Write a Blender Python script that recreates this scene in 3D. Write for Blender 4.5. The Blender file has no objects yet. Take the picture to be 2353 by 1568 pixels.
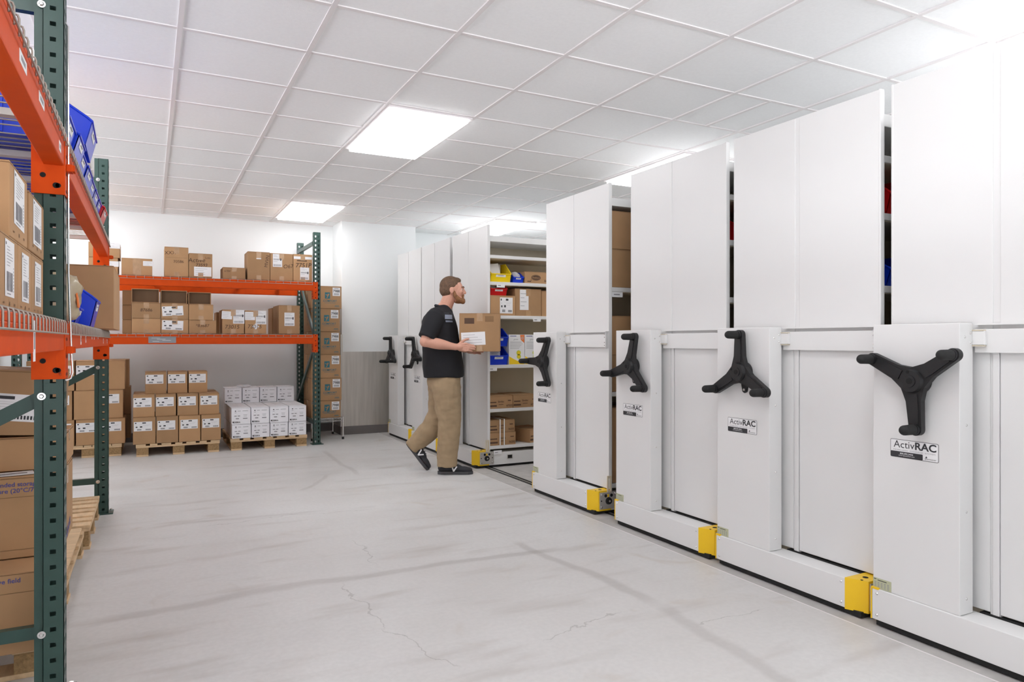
import bpy, bmesh, math, random, zlib
from mathutils import Vector, Matrix, Euler
random.seed(7)
sc = bpy.context.scene
COL = sc.collection
R = math.radians

# ------------------------------------------------------------------ camera
FPX, CXP, CYP, TH, CH = 1607.3, 1176.5, 784.0, .4779, 1.18
cd = bpy.data.cameras.new('camera'); cd.sensor_width = 36; cd.lens = FPX / 2353 * 36; cd.clip_start = .05
cam = bpy.data.objects.new('camera', cd); COL.objects.link(cam)
cam.location = (0, 0, CH); cam.rotation_euler = (math.pi / 2, 0, -TH)
sc.camera = cam
# ------------------------------------------------------------------ world, exposure
w = bpy.data.worlds.new('world'); sc.world = w; w.use_nodes = True
# light for the added windows: pale sky, lower half brightened to lift the ceiling
SKY, LOWER_FILL = .35, 4.8
_n = w.node_tree; _tc = _n.nodes.new('ShaderNodeTexCoord'); _sx = _n.nodes.new('ShaderNodeSeparateXYZ'); _mr = _n.nodes.new('ShaderNodeMapRange')
_n.links.new(_tc.outputs['Generated'], _sx.inputs[0]); _n.links.new(_sx.outputs[2], _mr.inputs[0])
_mr.inputs[1].default_value = -.06; _mr.inputs[2].default_value = .0; _mr.inputs[3].default_value = LOWER_FILL; _mr.inputs[4].default_value = SKY
_n.nodes['Background'].inputs[0].default_value = (.95, .96, 1, 1); _n.links.new(_mr.outputs[0], _n.nodes['Background'].inputs[1])
sc.view_settings.view_transform = 'Standard'; sc.view_settings.look = 'None'
sc.view_settings.gamma = 1; sc.view_settings.use_curve_mapping = False
sc.view_settings.exposure = 0.51
LAMP_POWER = 6.0            # emission of the ceiling light diffusers
ZC = 2.691                   # ceiling height
X0, DX = .1297, .6076        # ceiling grid, across
Y0, DY = 3.738, .5728        # ceiling grid, along
BW = 9.275                   # back wall
sc.cycles.max_bounces = 12; sc.cycles.diffuse_bounces = 8; sc.cycles.glossy_bounces = 4

# ------------------------------------------------------------------ measuring: a sight line of the photograph met with a known plane
def at(u, v, X=None, Y=None, Z=None):
    d = Vector((math.sin(TH), math.cos(TH), 0)) + Vector((math.cos(TH), -math.sin(TH), 0)) * ((u - CXP) / FPX) + Vector((0, 0, (CYP - v) / FPX))
    t = X / d.x if X is not None else Y / d.y if Y is not None else (Z - CH) / d.z
    return Vector((0, 0, CH)) + d * t

# ------------------------------------------------------------------ materials
def mat(name, col, rough=.5, metal=0, noise=0, nscale=8, bump=0, bscale=200, rand=0, emit=0, stretch=None, alpha=1, trans=0, spec=.5):
    m = bpy.data.materials.new(name); m.use_nodes = True
    nt = m.node_tree; b = nt.nodes['Principled BSDF']
    b.inputs['Base Color'].default_value = (*col, 1); b.inputs['Roughness'].default_value = rough
    b.inputs['Metallic'].default_value = metal; b.inputs['Specular IOR Level'].default_value = spec
    if emit:
        b.inputs['Emission Color'].default_value = (*col, 1); b.inputs['Emission Strength'].default_value = emit
    if alpha < 1: b.inputs['Alpha'].default_value = alpha
    if trans: b.inputs['Transmission Weight'].default_value = trans
    tc = nt.nodes.new('ShaderNodeTexCoord'); mp = nt.nodes.new('ShaderNodeMapping')
    nt.links.new(tc.outputs['Object'], mp.inputs[0])
    if stretch: mp.inputs['Scale'].default_value = stretch
    last = None
    if noise or rand:
        n = nt.nodes.new('ShaderNodeTexNoise'); n.inputs['Scale'].default_value = nscale; n.inputs['Detail'].default_value = 5
        nt.links.new(mp.outputs[0], n.inputs[0])
        mr = nt.nodes.new('ShaderNodeMapRange'); mr.inputs[1].default_value = .25; mr.inputs[2].default_value = .75
        mr.inputs[3].default_value = 1 - noise; mr.inputs[4].default_value = 1 + noise
        nt.links.new(n.outputs[0], mr.inputs[0]); val = mr.outputs[0]
        if rand:
            oi = nt.nodes.new('ShaderNodeObjectInfo'); m2 = nt.nodes.new('ShaderNodeMapRange')
            m2.inputs[3].default_value = 1 - rand; m2.inputs[4].default_value = 1 + rand
            nt.links.new(oi.outputs['Random'], m2.inputs[0])
            mm = nt.nodes.new('ShaderNodeMath'); mm.operation = 'MULTIPLY'
            nt.links.new(val, mm.inputs[0]); nt.links.new(m2.outputs[0], mm.inputs[1]); val = mm.outputs[0]
        vm = nt.nodes.new('ShaderNodeVectorMath'); vm.operation = 'SCALE'; vm.inputs[0].default_value = col
        nt.links.new(val, vm.inputs['Scale']); nt.links.new(vm.outputs[0], b.inputs['Base Color'])
    if bump:
        n2 = nt.nodes.new('ShaderNodeTexNoise'); n2.inputs['Scale'].default_value = bscale; n2.inputs['Detail'].default_value = 3
        nt.links.new(mp.outputs[0], n2.inputs[0])
        bp = nt.nodes.new('ShaderNodeBump'); bp.inputs['Strength'].default_value = bump; bp.inputs['Distance'].default_value = .002
        nt.links.new(n2.outputs[0], bp.inputs['Height']); nt.links.new(bp.outputs[0], b.inputs['Normal'])
    return m

M = dict(
    white=mat('white_powder_coat', (.735, .735, .73), .34, noise=.012, nscale=3),
    ceil=mat('ceiling_tile', (.86, .87, .875), .95, noise=.02, nscale=60, bump=.25, bscale=300),
    tee=mat('ceiling_tee', (.76, .73, .73), .5),
    wall=mat('wall_paint', (.82, .845, .85), .85, noise=.012, nscale=2, bump=.05, bscale=120),
    beige=mat('beige_shelf_paint', (.64, .57, .44), .5, noise=.02),  # beige for backs, dividers, brackets and shelf undersides
    steel=mat('brushed_steel', (.60, .57, .53), .42, .8, noise=.12, nscale=5, stretch=(6, 6, .35)),
    cove=mat('grey_cove_base', (.16, .145, .14), .6),
    green=mat('green_rack_paint', (.029, .068, .057), .36, noise=.06, nscale=20, spec=.5),
    orange=mat('orange_rack_paint', (.62, .068, .005), .5, noise=.06, nscale=14, bump=.05, bscale=60, spec=.12),
    wire=mat('zinc_wire', (.34, .31, .27), .4, .5),
    chrome=mat('chrome', (.75, .74, .73), .18, 1.0),
    black=mat('black_plastic', (.010, .010, .011), .5, noise=.1, bump=.15, bscale=500),
    rubber=mat('black_rubber', (.012, .012, .012), .8),
    hole=mat('hole_shade', (.006, .006, .006), .9),  # near-black on flat faces, painted as the shade inside holes and slots
    yellow=mat('yellow_paint', (.88, .56, .01), .4, noise=.03),
    kraft=mat('kraft_board', (.42, .245, .12), .8, noise=.07, nscale=7, bump=.1, bscale=150, rand=.14),
    kraftd=mat('kraft_board_edge', (.25, .145, .07), .85, noise=.1),
    kraft_shade=mat('kraft_board_in_shade', (.15, .09, .05), .9, noise=.06),  # board darkened for the shade inside open cartons
    paper=mat('white_paper', (.80, .80, .81), .6, noise=.01),
    wcard=mat('white_carton_board', (.86, .86, .89), .55, noise=.03, nscale=10, rand=.04),
    ink=mat('black_ink', (.03, .03, .035), .6),
    grey=mat('grey_ink', (.28, .28, .30), .6),
    brownink=mat('brown_ink', (.09, .045, .025), .7),
    teal=mat('teal_ink', (.03, .16, .20), .6),
    blueink=mat('blue_ink', (.06, .07, .28), .6),
    tape=mat('packing_tape', (.46, .29, .16), .2, noise=.1, nscale=25, bump=.4, bscale=40),
    blue=mat('blue_plastic', (.004, .040, .60), .3, noise=.03),
    red=mat('red_plastic', (.62, .008, .012), .3, noise=.03),
    yel=mat('yellow_plastic', (.85, .62, .01), .3, noise=.03),
    wood=mat('pallet_wood', (.62, .44, .26), .8, noise=.16, nscale=9, stretch=(1, 5, 5), bump=.2, bscale=60, rand=.08),
    chip=mat('pressed_wood_block', (.34, .215, .10), .9, noise=.35, nscale=90, bump=.6, bscale=150),
    bag=mat('cream_plastic_bag', (.55, .46, .31), .25, noise=.15, nscale=12, bump=.8, bscale=18, alpha=.82),
    ping=mat('clear_film', (.85, .85, .88), .15, noise=.1, nscale=20, bump=.7, bscale=30, alpha=.55),
    orangeink=mat('orange_print', (.75, .19, .04), .6),
    yprint=mat('yellow_print', (.9, .62, .02), .5),
    gprint=mat('green_print', (.62, .68, .05), .5),
    plate=mat('galvanised_plate', (.55, .53, .50), .35, .6, noise=.05),
    olive=mat('olive_label', (.48, .50, .33), .5),
    skin=mat('skin', (.62, .32, .23), .5, noise=.06, nscale=12),
    skinr=mat('lip_and_ear_skin', (.50, .20, .16), .5),
    hair=mat('brown_hair', (.12, .065, .035), .7, noise=.4, nscale=60, bump=.9, bscale=220),
    beard=mat('reddish_beard', (.24, .11, .045), .8, noise=.4, nscale=60, bump=.9, bscale=220),
    shirt=mat('black_polo_fabric', (.008, .008, .011), .85, noise=.2, nscale=6, bump=.2, bscale=400),
    khaki=mat('khaki_fabric', (.36, .26, .155), .9, noise=.12, nscale=9, bump=.9, bscale=16, stretch=(1, 1, 1.9)),
    shoe=mat('black_mesh_shoe', (.02, .02, .025), .7, bump=.4, bscale=500),
    sole=mat('dark_shoe_sole', (.06, .06, .065), .7),
    eyew=mat('eye_white', (.7, .68, .66), .3),
    patch=mat('grey_shirt_print', (.20, .22, .28), .8),
    patchd=mat('dark_shirt_print', (.05, .055, .07), .8),
    rail=mat('track_steel', (.06, .06, .06), .4, .7),
    grout=mat('grout_strip', (.44, .425, .41), .85, noise=.12, nscale=10, bump=.2, bscale=80),
    string=mat('white_strap', (.85, .84, .82), .5),
    tote_shade=mat('shade_blackened_tote', (.008, .008, .014), .4),
    doortan=mat('tan_door_frame', (.42, .36, .29), .5),
    glass=mat('added_window_glass', (.9, .93, .95), .05, alpha=.08),
    lens=mat('lit_diffuser', (.985, .985, 1.0), .5, emit=LAMP_POWER),
)

def floor_material():
    m = bpy.data.materials.new('polished_concrete'); m.use_nodes = True
    nt = m.node_tree; N = nt.nodes; L = nt.links; b = N['Principled BSDF']
    tc = N.new('ShaderNodeTexCoord')
    def noise(scale, detail=6, vec=None, dist=0):
        n = N.new('ShaderNodeTexNoise'); n.inputs['Scale'].default_value = scale; n.inputs['Detail'].default_value = detail
        n.inputs['Distortion'].default_value = dist
        L.new(vec or tc.outputs['Object'], n.inputs[0]); return n.outputs[0]
    def mr(v, a, b_, c, d):
        n = N.new('ShaderNodeMapRange'); n.inputs[1].default_value = a; n.inputs[2].default_value = b_; n.inputs[3].default_value = c; n.inputs[4].default_value = d
        n.interpolation_type = 'SMOOTHSTEP'; L.new(v, n.inputs[0]); return n.outputs[0]
    def math_(op, a, b_=None):
        n = N.new('ShaderNodeMath'); n.operation = op
        for i, x in enumerate((a, b_)):
            if x is None: continue
            if isinstance(x, (int, float)): n.inputs[i].default_value = x
            else: L.new(x, n.inputs[i])
        return n.outputs[0]
    def mix(f, a, b_):
        n = N.new('ShaderNodeMix'); n.data_type = 'RGBA'
        if isinstance(f, (int, float)): n.inputs[0].default_value = f
        else: L.new(f, n.inputs[0])
        for i, x in ((6, a), (7, b_)):
            if isinstance(x, tuple): n.inputs[i].default_value = (*x, 1)
            else: L.new(x, n.inputs[i])
        return n.outputs[2]
    c = mix(mr(noise(.55, 5, dist=.6), .3, .7, 0, 1), (.56, .545, .53), (.64, .64, .635))
    mp = N.new('ShaderNodeMapping'); mp.inputs['Scale'].default_value = (1.2, 5, 1); mp.inputs['Rotation'].default_value = (0, 0, R(-32)); L.new(tc.outputs['Object'], mp.inputs[0])
    c = mix(mr(noise(1.3, 6, mp.outputs[0]), .52, .78, 0, .75), c, (.43, .40, .375))
    c = mix(mr(noise(2.3, 8, dist=1.2), .60, .78, 0, .6), c, (.46, .40, .34))
    c = mix(mr(noise(45, 4), .3, .7, 0, .22), c, (.45, .445, .44))
    # long worn streaks and fine cracks with their own courses on the slab
    sx = N.new('ShaderNodeSeparateXYZ'); L.new(tc.outputs['Object'], sx.inputs[0])
    wob = math_('MULTIPLY', math_('SUBTRACT', noise(1.6, 3), .5), .18)
    wob2 = math_('MULTIPLY', math_('SUBTRACT', noise(7, 6), .5), .16)
    def seg(p, q, wd, wb):
        dx, dy = q[0] - p[0], q[1] - p[1]; l = math.hypot(dx, dy); dx /= l; dy /= l
        rx = math_('SUBTRACT', sx.outputs[0], p[0]); ry = math_('SUBTRACT', sx.outputs[1], p[1])
        t = math_('ADD', math_('MULTIPLY', rx, dx), math_('MULTIPLY', ry, dy))
        s = math_('ABSOLUTE', math_('ADD', math_('SUBTRACT', math_('MULTIPLY', rx, dy), math_('MULTIPLY', ry, dx)), wb))
        ins = math_('MULTIPLY', mr(t, 0, .12 * l, 0, 1), mr(t, .85 * l, l, 1, 0))
        return math_('MULTIPLY', mr(s, wd * .25, wd, 1, 0), ins)
    def fl(u, v): p = at(u, v, Z=0); return (p.x, p.y)
    for p, q, wd, st in (((190, 1430), (870, 1318), .06, .30), ((780, 1335), (1300, 1255), .05, .34), ((1180, 1240), (1520, 1400), .045, .34), ((1500, 1385), (1900, 1620), .05, .26),
                         ((330, 1215), (760, 1170), .04, .2), ((740, 1035), (830, 1095), .04, .28), ((690, 1130), (760, 1090), .03, .25)):
        c = mix(math_('MULTIPLY', seg(fl(*p), fl(*q), wd, wob), st), c, (.25, .225, .21))
    for p, q in (((440, 1215), (700, 1180)), ((660, 1185), (880, 1170)), ((810, 1240), (870, 1300)), ((780, 1340), (900, 1450)), ((880, 1440), (1060, 1540)), ((1250, 1480), (1420, 1400)), ((1600, 1440), (1760, 1400))):
        c = mix(math_('MULTIPLY', seg(fl(*p), fl(*q), .0045, wob2), .42), c, (.22, .21, .20))
    L.new(c, b.inputs['Base Color'])
    L.new(mr(noise(3, 5), .3, .7, .38, .55), b.inputs['Roughness'])
    bp = N.new('ShaderNodeBump'); bp.inputs['Strength'].default_value = .08; bp.inputs['Distance'].default_value = .004
    L.new(noise(30, 6), bp.inputs['Height']); L.new(bp.outputs[0], b.inputs['Normal'])
    return m
M['floor'] = floor_material()

# ------------------------------------------------------------------ builders
def tag(o, label=None, cat=None, group=None, kind=None):
    if label: o['label'] = label
    if cat: o['category'] = cat
    if group: o['group'] = group
    if kind: o['kind'] = kind
    return o
def thing(name, label, cat, loc, rz=0, group=None, rot=None):
    o = bpy.data.objects.new(name, None); COL.objects.link(o); o.empty_display_size = .1
    o.location = loc; o.rotation_euler = rot or (0, 0, rz)
    return tag(o, label, cat, group)
def dup(o, parent=None):
    c = o.copy(); COL.objects.link(c); c.parent = parent
    for ch in list(o.children): dup(ch, c)
    return c

_txt = {}
def text_geo(s, bold=0.0, shear=0.0):
    k = (s, bold, shear)
    if k not in _txt:
        cu = bpy.data.curves.new('t', 'FONT'); cu.body = s; cu.size = 1; cu.offset = bold; cu.shear = shear; cu.resolution_u = 3
        cu.align_x = 'CENTER'; cu.align_y = 'CENTER'
        ob = bpy.data.objects.new('t', cu); COL.objects.link(ob)
        me = bpy.data.meshes.new_from_object(ob.evaluated_get(bpy.context.evaluated_depsgraph_get()))
        vs = [tuple(v.co[:2]) for v in me.vertices]; fs = [tuple(p.vertices) for p in me.polygons]
        bpy.data.objects.remove(ob); bpy.data.curves.remove(cu); bpy.data.meshes.remove(me)
        xs = [v[0] for v in vs]; ys = [v[1] for v in vs]
        _txt[k] = (vs, fs, min(xs), max(xs), min(ys), max(ys))
    return _txt[k]

class MB:
    def __init__(s): s.v = []; s.f = []; s.m = []; s.mats = []; s.T = Matrix.Identity(4); s.sm = []
    def mi(s, m):
        m = M[m] if isinstance(m, str) else m
        if m not in s.mats: s.mats.append(m)
        return s.mats.index(m)
    def add(s, vs, fs, m, smooth=False):
        n = len(s.v); k = s.mi(m)
        s.v += [tuple(s.T @ Vector(p)) for p in vs]
        for f in fs: s.f.append([n + i for i in f]); s.m.append(k); s.sm.append(smooth)
    def box(s, x0, x1, y0, y1, z0, z1, m, bev=0):
        if bev <= 0:
            s.add([(x0,y0,z0),(x1,y0,z0),(x1,y1,z0),(x0,y1,z0),(x0,y0,z1),(x1,y0,z1),(x1,y1,z1),(x0,y1,z1)],
                  [(0,3,2,1),(4,5,6,7),(0,1,5,4),(1,2,6,5),(2,3,7,6),(3,0,4,7)], m); return
        bm = bmesh.new(); bmesh.ops.create_cube(bm, size=1)
        for v in bm.verts:
            v.co = Vector(((x0+x1)/2 + v.co.x*(x1-x0), (y0+y1)/2 + v.co.y*(y1-y0), (z0+z1)/2 + v.co.z*(z1-z0)))
        bmesh.ops.bevel(bm, geom=bm.edges[:], offset=bev, segments=2, affect='EDGES', profile=.5)
        bm.verts.index_update()
        s.add([v.co[:] for v in bm.verts], [[v.index for v in f.verts] for f in bm.faces], m, False); bm.free()
    def prism(s, pts, z0, z1, m, axis='Z'):
        n = len(pts)
        f3 = {'Z': lambda p, z: (p[0], p[1], z), 'Y': lambda p, z: (p[0], z, p[1]), 'X': lambda p, z: (z, p[0], p[1])}[axis]
        vs = [f3(p, z0) for p in pts] + [f3(p, z1) for p in pts]
        s.add(vs, [list(range(n))[::-1], list(range(n, 2*n))] + [(i, (i+1) % n, n+(i+1) % n, n+i) for i in range(n)], m)
    def cyl(s, p0, p1, r0, m, r1=None, n=14, smooth=True):
        s.tube([p0, p1], [r0, r0 if r1 is None else r1], m, n, smooth)
    def tube(s, path, r, m, n=8, smooth=True, cap=True):
        P = [Vector(p) for p in path]; rs = r if isinstance(r, (list, tuple)) else [r]*len(P)
        up = None; vs = []; 
        for i, p in enumerate(P):
            t = (P[min(i+1, len(P)-1)] - P[max(i-1, 0)]).normalized()
            if up is None:
                up = Vector((0, 0, 1)) if abs(t.z) < .9 else Vector((1, 0, 0))
            a = t.cross(up)
            if a.length < 1e-4: a = t.orthogonal()
            a.normalize(); b = a.cross(t); up = b
            for k in range(n):
                an = 2*math.pi*k/n; vs.append(tuple(p + (a*math.cos(an) + b*math.sin(an))*rs[i]))
        fs = []
        for i in range(len(P)-1):
            for k in range(n): fs.append((i*n+k, i*n+(k+1) % n, (i+1)*n+(k+1) % n, (i+1)*n+k))
        s.add(vs, fs, m, smooth)
        if cap: 
            L = len(vs); s.add([vs[i] for i in range(n)] + [vs[L-n+i] for i in range(n)], [list(range(n)), list(range(n, 2*n))[::-1]], m, False)
    def ball(s, c, r, m, seg=14, rings=9, rot=None):
        r = (r, r, r) if isinstance(r, (int, float)) else r; c = Vector(c)
        vs = []; 
        for i in range(rings+1):
            ph = math.pi*i/rings
            for k in range(seg):
                a = 2*math.pi*k/seg
                p = Vector((r[0]*math.sin(ph)*math.cos(a), r[1]*math.sin(ph)*math.sin(a), r[2]*math.cos(ph)))
                if rot: p = rot @ p
                vs.append(tuple(c + p))
        fs = [(i*seg+k, (i+1)*seg+k, (i+1)*seg+(k+1) % seg, i*seg+(k+1) % seg) for i in range(rings) for k in range(seg)]
        s.add(vs, fs, m, True)
    def quad(s, a, b, c, d, m): s.add([a, b, c, d], [(0, 1, 2, 3)], m)
    def text(s, t, x, y, size, m, z=.0004, bold=0, shear=0, fit=None, angle=0):
        # flat lettering in the local XY plane, centred at x, y; fit = width wanted
        vs, fs, a, b, c, d = text_geo(t, bold, shear)
        sx = size
        if fit: sx = fit / (b - a)
        ca, sa = math.cos(angle), math.sin(angle); out = []
        for p in vs:
            px, py = (p[0] - (a+b)/2)*sx, (p[1] - (c+d)/2)*size
            out.append((x + px*ca - py*sa, y + px*sa + py*ca, z))
        s.add(out, fs, m)
    def rect(s, x0, y0, x1, y1, m, z=.0003): s.quad((x0, y0, z), (x1, y0, z), (x1, y1, z), (x0, y1, z), m)
    def build(s, name, parent=None, loc=None, rot=None, kind=None, label=None, clean=False):
        me = bpy.data.meshes.new(name); me.from_pydata(s.v, [], s.f); me.update()
        for m in s.mats: me.materials.append(m)
        me.polygons.foreach_set('material_index', s.m); me.polygons.foreach_set('use_smooth', s.sm)
        if clean:
            bm = bmesh.new(); bm.from_mesh(me); bmesh.ops.remove_doubles(bm, verts=bm.verts, dist=1e-5); bmesh.ops.recalc_face_normals(bm, faces=bm.faces); bm.to_mesh(me); bm.free()
        o = bpy.data.objects.new(name, me); COL.objects.link(o)
        if parent: o.parent = parent
        if loc: o.location = loc
        if rot: o.rotation_euler = rot
        tag(o, label, kind=kind)
        return o

def FRONT(y, dz=0, dx=0):        # local label plane XY -> the -Y face of a thing at depth y
    return Matrix(((1, 0, 0, dx), (0, 0, -1, y), (0, 1, 0, dz), (0, 0, 0, 1)))
def LEFTF(x):                    # label plane on a -X face; label x runs towards -Y
    return Matrix(((0, 0, -1, x), (-1, 0, 0, 0), (0, 1, 0, 0), (0, 0, 0, 1)))
def RIGHTF(x):                   # label plane on a +X face; label x runs towards +Y
    return Matrix(((0, 0, 1, x), (1, 0, 0, 0), (0, 1, 0, 0), (0, 0, 0, 1)))

# ------------------------------------------------------------------ room shell
XL, XR, YB = -3.4, 7.0, -3.6
def st(name, mb): return mb.build(name, kind='structure')
b = MB(); b.box(XL, XR, YB, BW, -.1, 0, 'floor'); st('floor', b)
b = MB(); b.box(XL, XR, YB, BW, ZC + .004, ZC + .12, 'ceil'); st('ceiling', b)
b = MB(); b.box(XL, XR, BW, BW + .12, 0, ZC + .1, 'wall'); st('wall_back', b)
def added_window(name, T, w_, z0, z1, n):
    # added opening for daylight: frame with mullions in the local plane x, z (y is depth); each window one frame and one set of panes
    b = MB(); b.T = T; b.box(0, w_, -.02, .1, z0, z0 + .05, 'white'); b.box(0, w_, -.02, .1, z1 - .05, z1, 'white')
    for i in range(n + 1): x = i*w_/n; b.box(max(0, x - .025), min(w_, x + .025), -.02, .1, z0 + .05, z1 - .05, 'white')
    o = st(name, b)
    b = MB(); b.T = T
    for i in range(n): b.box(i*w_/n + .025, (i + 1)*w_/n - .025, .04, .046, z0 + .05, z1 - .05, 'glass')
    b.build('pane', o)
WZ0, WZ1, WY0, WY1, WX0, WX1 = .75, 2.60, -3.3, 8.9, -3.0, 6.6
b = MB(); b.box(XL - .12, XL, YB, BW, 0, WZ0, 'wall'); b.box(XL - .12, XL, YB, BW, WZ1, ZC + .1, 'wall'); b.box(XL - .12, XL, YB, WY0, WZ0, WZ1, 'wall'); b.box(XL - .12, XL, WY1, BW, WZ0, WZ1, 'wall'); st('wall_left', b)
added_window('added_window_1', Matrix(((0, -1, 0, XL), (1, 0, 0, WY0), (0, 0, 1, 0), (0, 0, 0, 1))), WY1 - WY0, WZ0, WZ1, 9)  # unseen window, added to lighten the ceiling from the left
b = MB(); b.box(XR, XR + .12, YB, BW, 0, ZC + .1, 'wall'); st('wall_right', b)
b = MB(); b.box(XL, XR, YB - .12, YB, 0, .35, 'wall'); b.box(XL, XR, YB - .12, YB, WZ1, ZC + .1, 'wall'); b.box(XL, WX0, YB - .12, YB, .35, WZ1, 'wall'); b.box(WX1, XR, YB - .12, YB, .35, WZ1, 'wall'); st('wall_front', b)
added_window('added_window_2', Matrix(((1, 0, 0, WX0), (0, -1, 0, YB), (0, 0, 1, 0), (0, 0, 0, 1))), WX1 - WX0, .35, WZ1, 7)  # second added window, out of view behind the camera, for more light
for nm, loc, rot, sx, sy in (('window_portal', (XL - .14, (WY0 + WY1)/2, (WZ0 + WZ1)/2), (0, R(-90), 0), WZ1 - WZ0, WY1 - WY0), ('window_portal', ((WX0 + WX1)/2, YB - .14, (.35 + WZ1)/2), (R(90), 0, 0), WX1 - WX0, WZ1 - .35)):  # light portals for the added windows
    l = bpy.data.lights.new(nm, 'AREA'); l.shape = 'RECTANGLE'; l.size = sx; l.size_y = sy; l.cycles.is_portal = True
    o = bpy.data.objects.new(nm, l); COL.objects.link(o); o.location = loc; o.rotation_euler = rot
PX0, PX1, PY = 2.142, 3.12, 8.79
b = MB(); b.box(PX0, PX1, PY, BW, 0, ZC + .004, 'wall', .004); st('wall_column', b)
# brushed steel wainscot of the column, and the cove base
b = MB()
b.box(PX0 - .003, PX1, PY - .004, PY, .10, 1.045, 'steel'); b.box(PX0 - .012, PX0, PY - .004, BW, .10, 1.26, 'steel')
b.box(PX0 - .014, PX0 + .012, PY - .008, PY, .1, 1.262, 'steel')
st('trim_1', b)
b = MB(); b.box(PX0 - .016, PX1 + .01, PY - .016, PY, 0, .105, 'cove', .003); b.box(PX0 - .016, PX0, PY, BW, 0, .105, 'cove'); st('baseboard_column', b)
b = MB(); b.box(XL, PX0 - .016, BW - .012, BW, 0, .105, 'cove'); b.box(PX1, XR, BW - .012, BW, 0, .105, 'cove'); st('baseboard_back', b)
b = MB(); b.box(-1.50, -1.44, BW - .05, BW, 0, 2.1, 'doortan'); b.box(-2.5, -2.44, BW - .05, BW, 0, 2.1, 'doortan'); b.box(-2.5, -1.44, BW - .05, BW, 2.1, 2.16, 'doortan')
b.box(-2.44, -1.50, BW - .03, BW, 0, 2.1, 'white'); d1 = st('door_1', b)
b = MB(); b.cyl((-2.36, BW - .03, 1), (-2.36, BW - .08, 1), .011, 'chrome'); b.box(-2.37, -2.25, BW - .09, BW - .075, .99, 1.012, 'chrome', .004); b.build('door_handle', d1)
# suspended ceiling tees
b = MB()
k0, k1 = math.ceil((XL - X0)/DX), int((XR - X0)/DX)
for k in range(k0, k1 + 1):
    x = X0 + k*DX; b.box(x - .012, x + .012, YB, BW, ZC - .003, ZC + .006, 'tee')
j0, j1 = math.ceil((YB - Y0)/DY), int((BW - Y0)/DY)
for j in range(j0, j1 + 1):
    y = Y0 + j*DY; b.box(XL, XR, y - .012, y + .012, ZC - .0015, ZC + .006, 'tee')
xh = X0 + 5.5*DX; b.box(xh - .012, xh + .012, Y0 - DY, Y0, ZC - .003, ZC + .006, 'tee')
b.box(XL, PX0, BW - .022, BW, ZC - .004, ZC + .004, 'tee'); b.box(PX0 - .02, PX1, PY - .022, PY, ZC - .004, ZC + .004, 'tee')
st('trim_2', b)
# grout strip that holds the tracks, and the tracks
b = MB(); b.box(2.602, 2.608, -3.4, 8.78, 0, .0012, 'tee'); b.box(2.608, 6.6, -3.4, 8.78, -.0, .0012, 'grout'); st('trim_3', b)
for i, x in enumerate((2.80, 4.3, 5.8)):
    b = MB(); b.box(x - .03, x - .02, -3.3, 8.75, 0, .006, 'rail'); b.box(x + .02, x + .03, -3.3, 8.75, 0, .006, 'rail'); b.box(x - .02, x + .02, -3.3, 8.75, 0, .0025, 'hole'); b.box(x-.006, x+.006, -3.3, 8.75, 0, .005, 'plate')
    st('trim_%d' % (4 + i), b)

# ------------------------------------------------------------------ ceiling lights
def ceiling_light(kx, jy, label):
    x0, y0 = X0 + kx*DX, Y0 + jy*DY; w_, d_ = DX, 2*DY
    t = thing('ceiling_light', label, 'ceiling light', (x0 + w_/2, y0 + d_/2, ZC - .004), group='ceiling light panels')
    b = MB(); a, c = w_/2 - .012, d_/2 - .012
    for (p, q, r_, s_) in ((-a, a, -c, -c + .022), (-a, a, c - .022, c), (-a, -a + .022, -c + .022, c - .022), (a - .022, a, -c + .022, c - .022)): b.box(p, q, r_, s_, -.008, .006, 'tee')
    b.build('frame', t)
    b = MB(); b.box(-a + .022, a - .022, -c + .022, c - .022, -.030, .004, 'lens', .004); b.build('diffuser', t)  # lens lowered below the frame so its glowing sides brighten the ceiling
GEN = 'ceiling light panel with lowered diffuser'
for kx in (-2, 2, 6, 10):
    for jy in (-11, -5, 1, 7):
        lab = {(2, 1): 'larger of the two bright ceiling light panels above the aisle', (2, 7): 'smaller bright ceiling light panel near the back wall above the aisle',
               (6, 1): 'ceiling light panel showing as a sliver above the gap between white mobile shelving units',
               (6, 7): 'ceiling light panel above the far white mobile shelving units, mostly hidden'}.get((kx, jy))
        if lab is None:
            col = {-2: 'over the left pallet rack', 2: 'over the aisle', 6: 'over the white shelving units', 10: 'near the right wall'}[kx]
            row = {-11: 'far behind the viewpoint', -5: 'just overhead of the viewpoint', 1: 'midway down the room', 7: 'by the back wall'}[jy]
            lab = 'rectangular ceiling light panel with lowered diffuser %s, %s' % (col, row)
        ceiling_light(kx, jy, lab)
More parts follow.
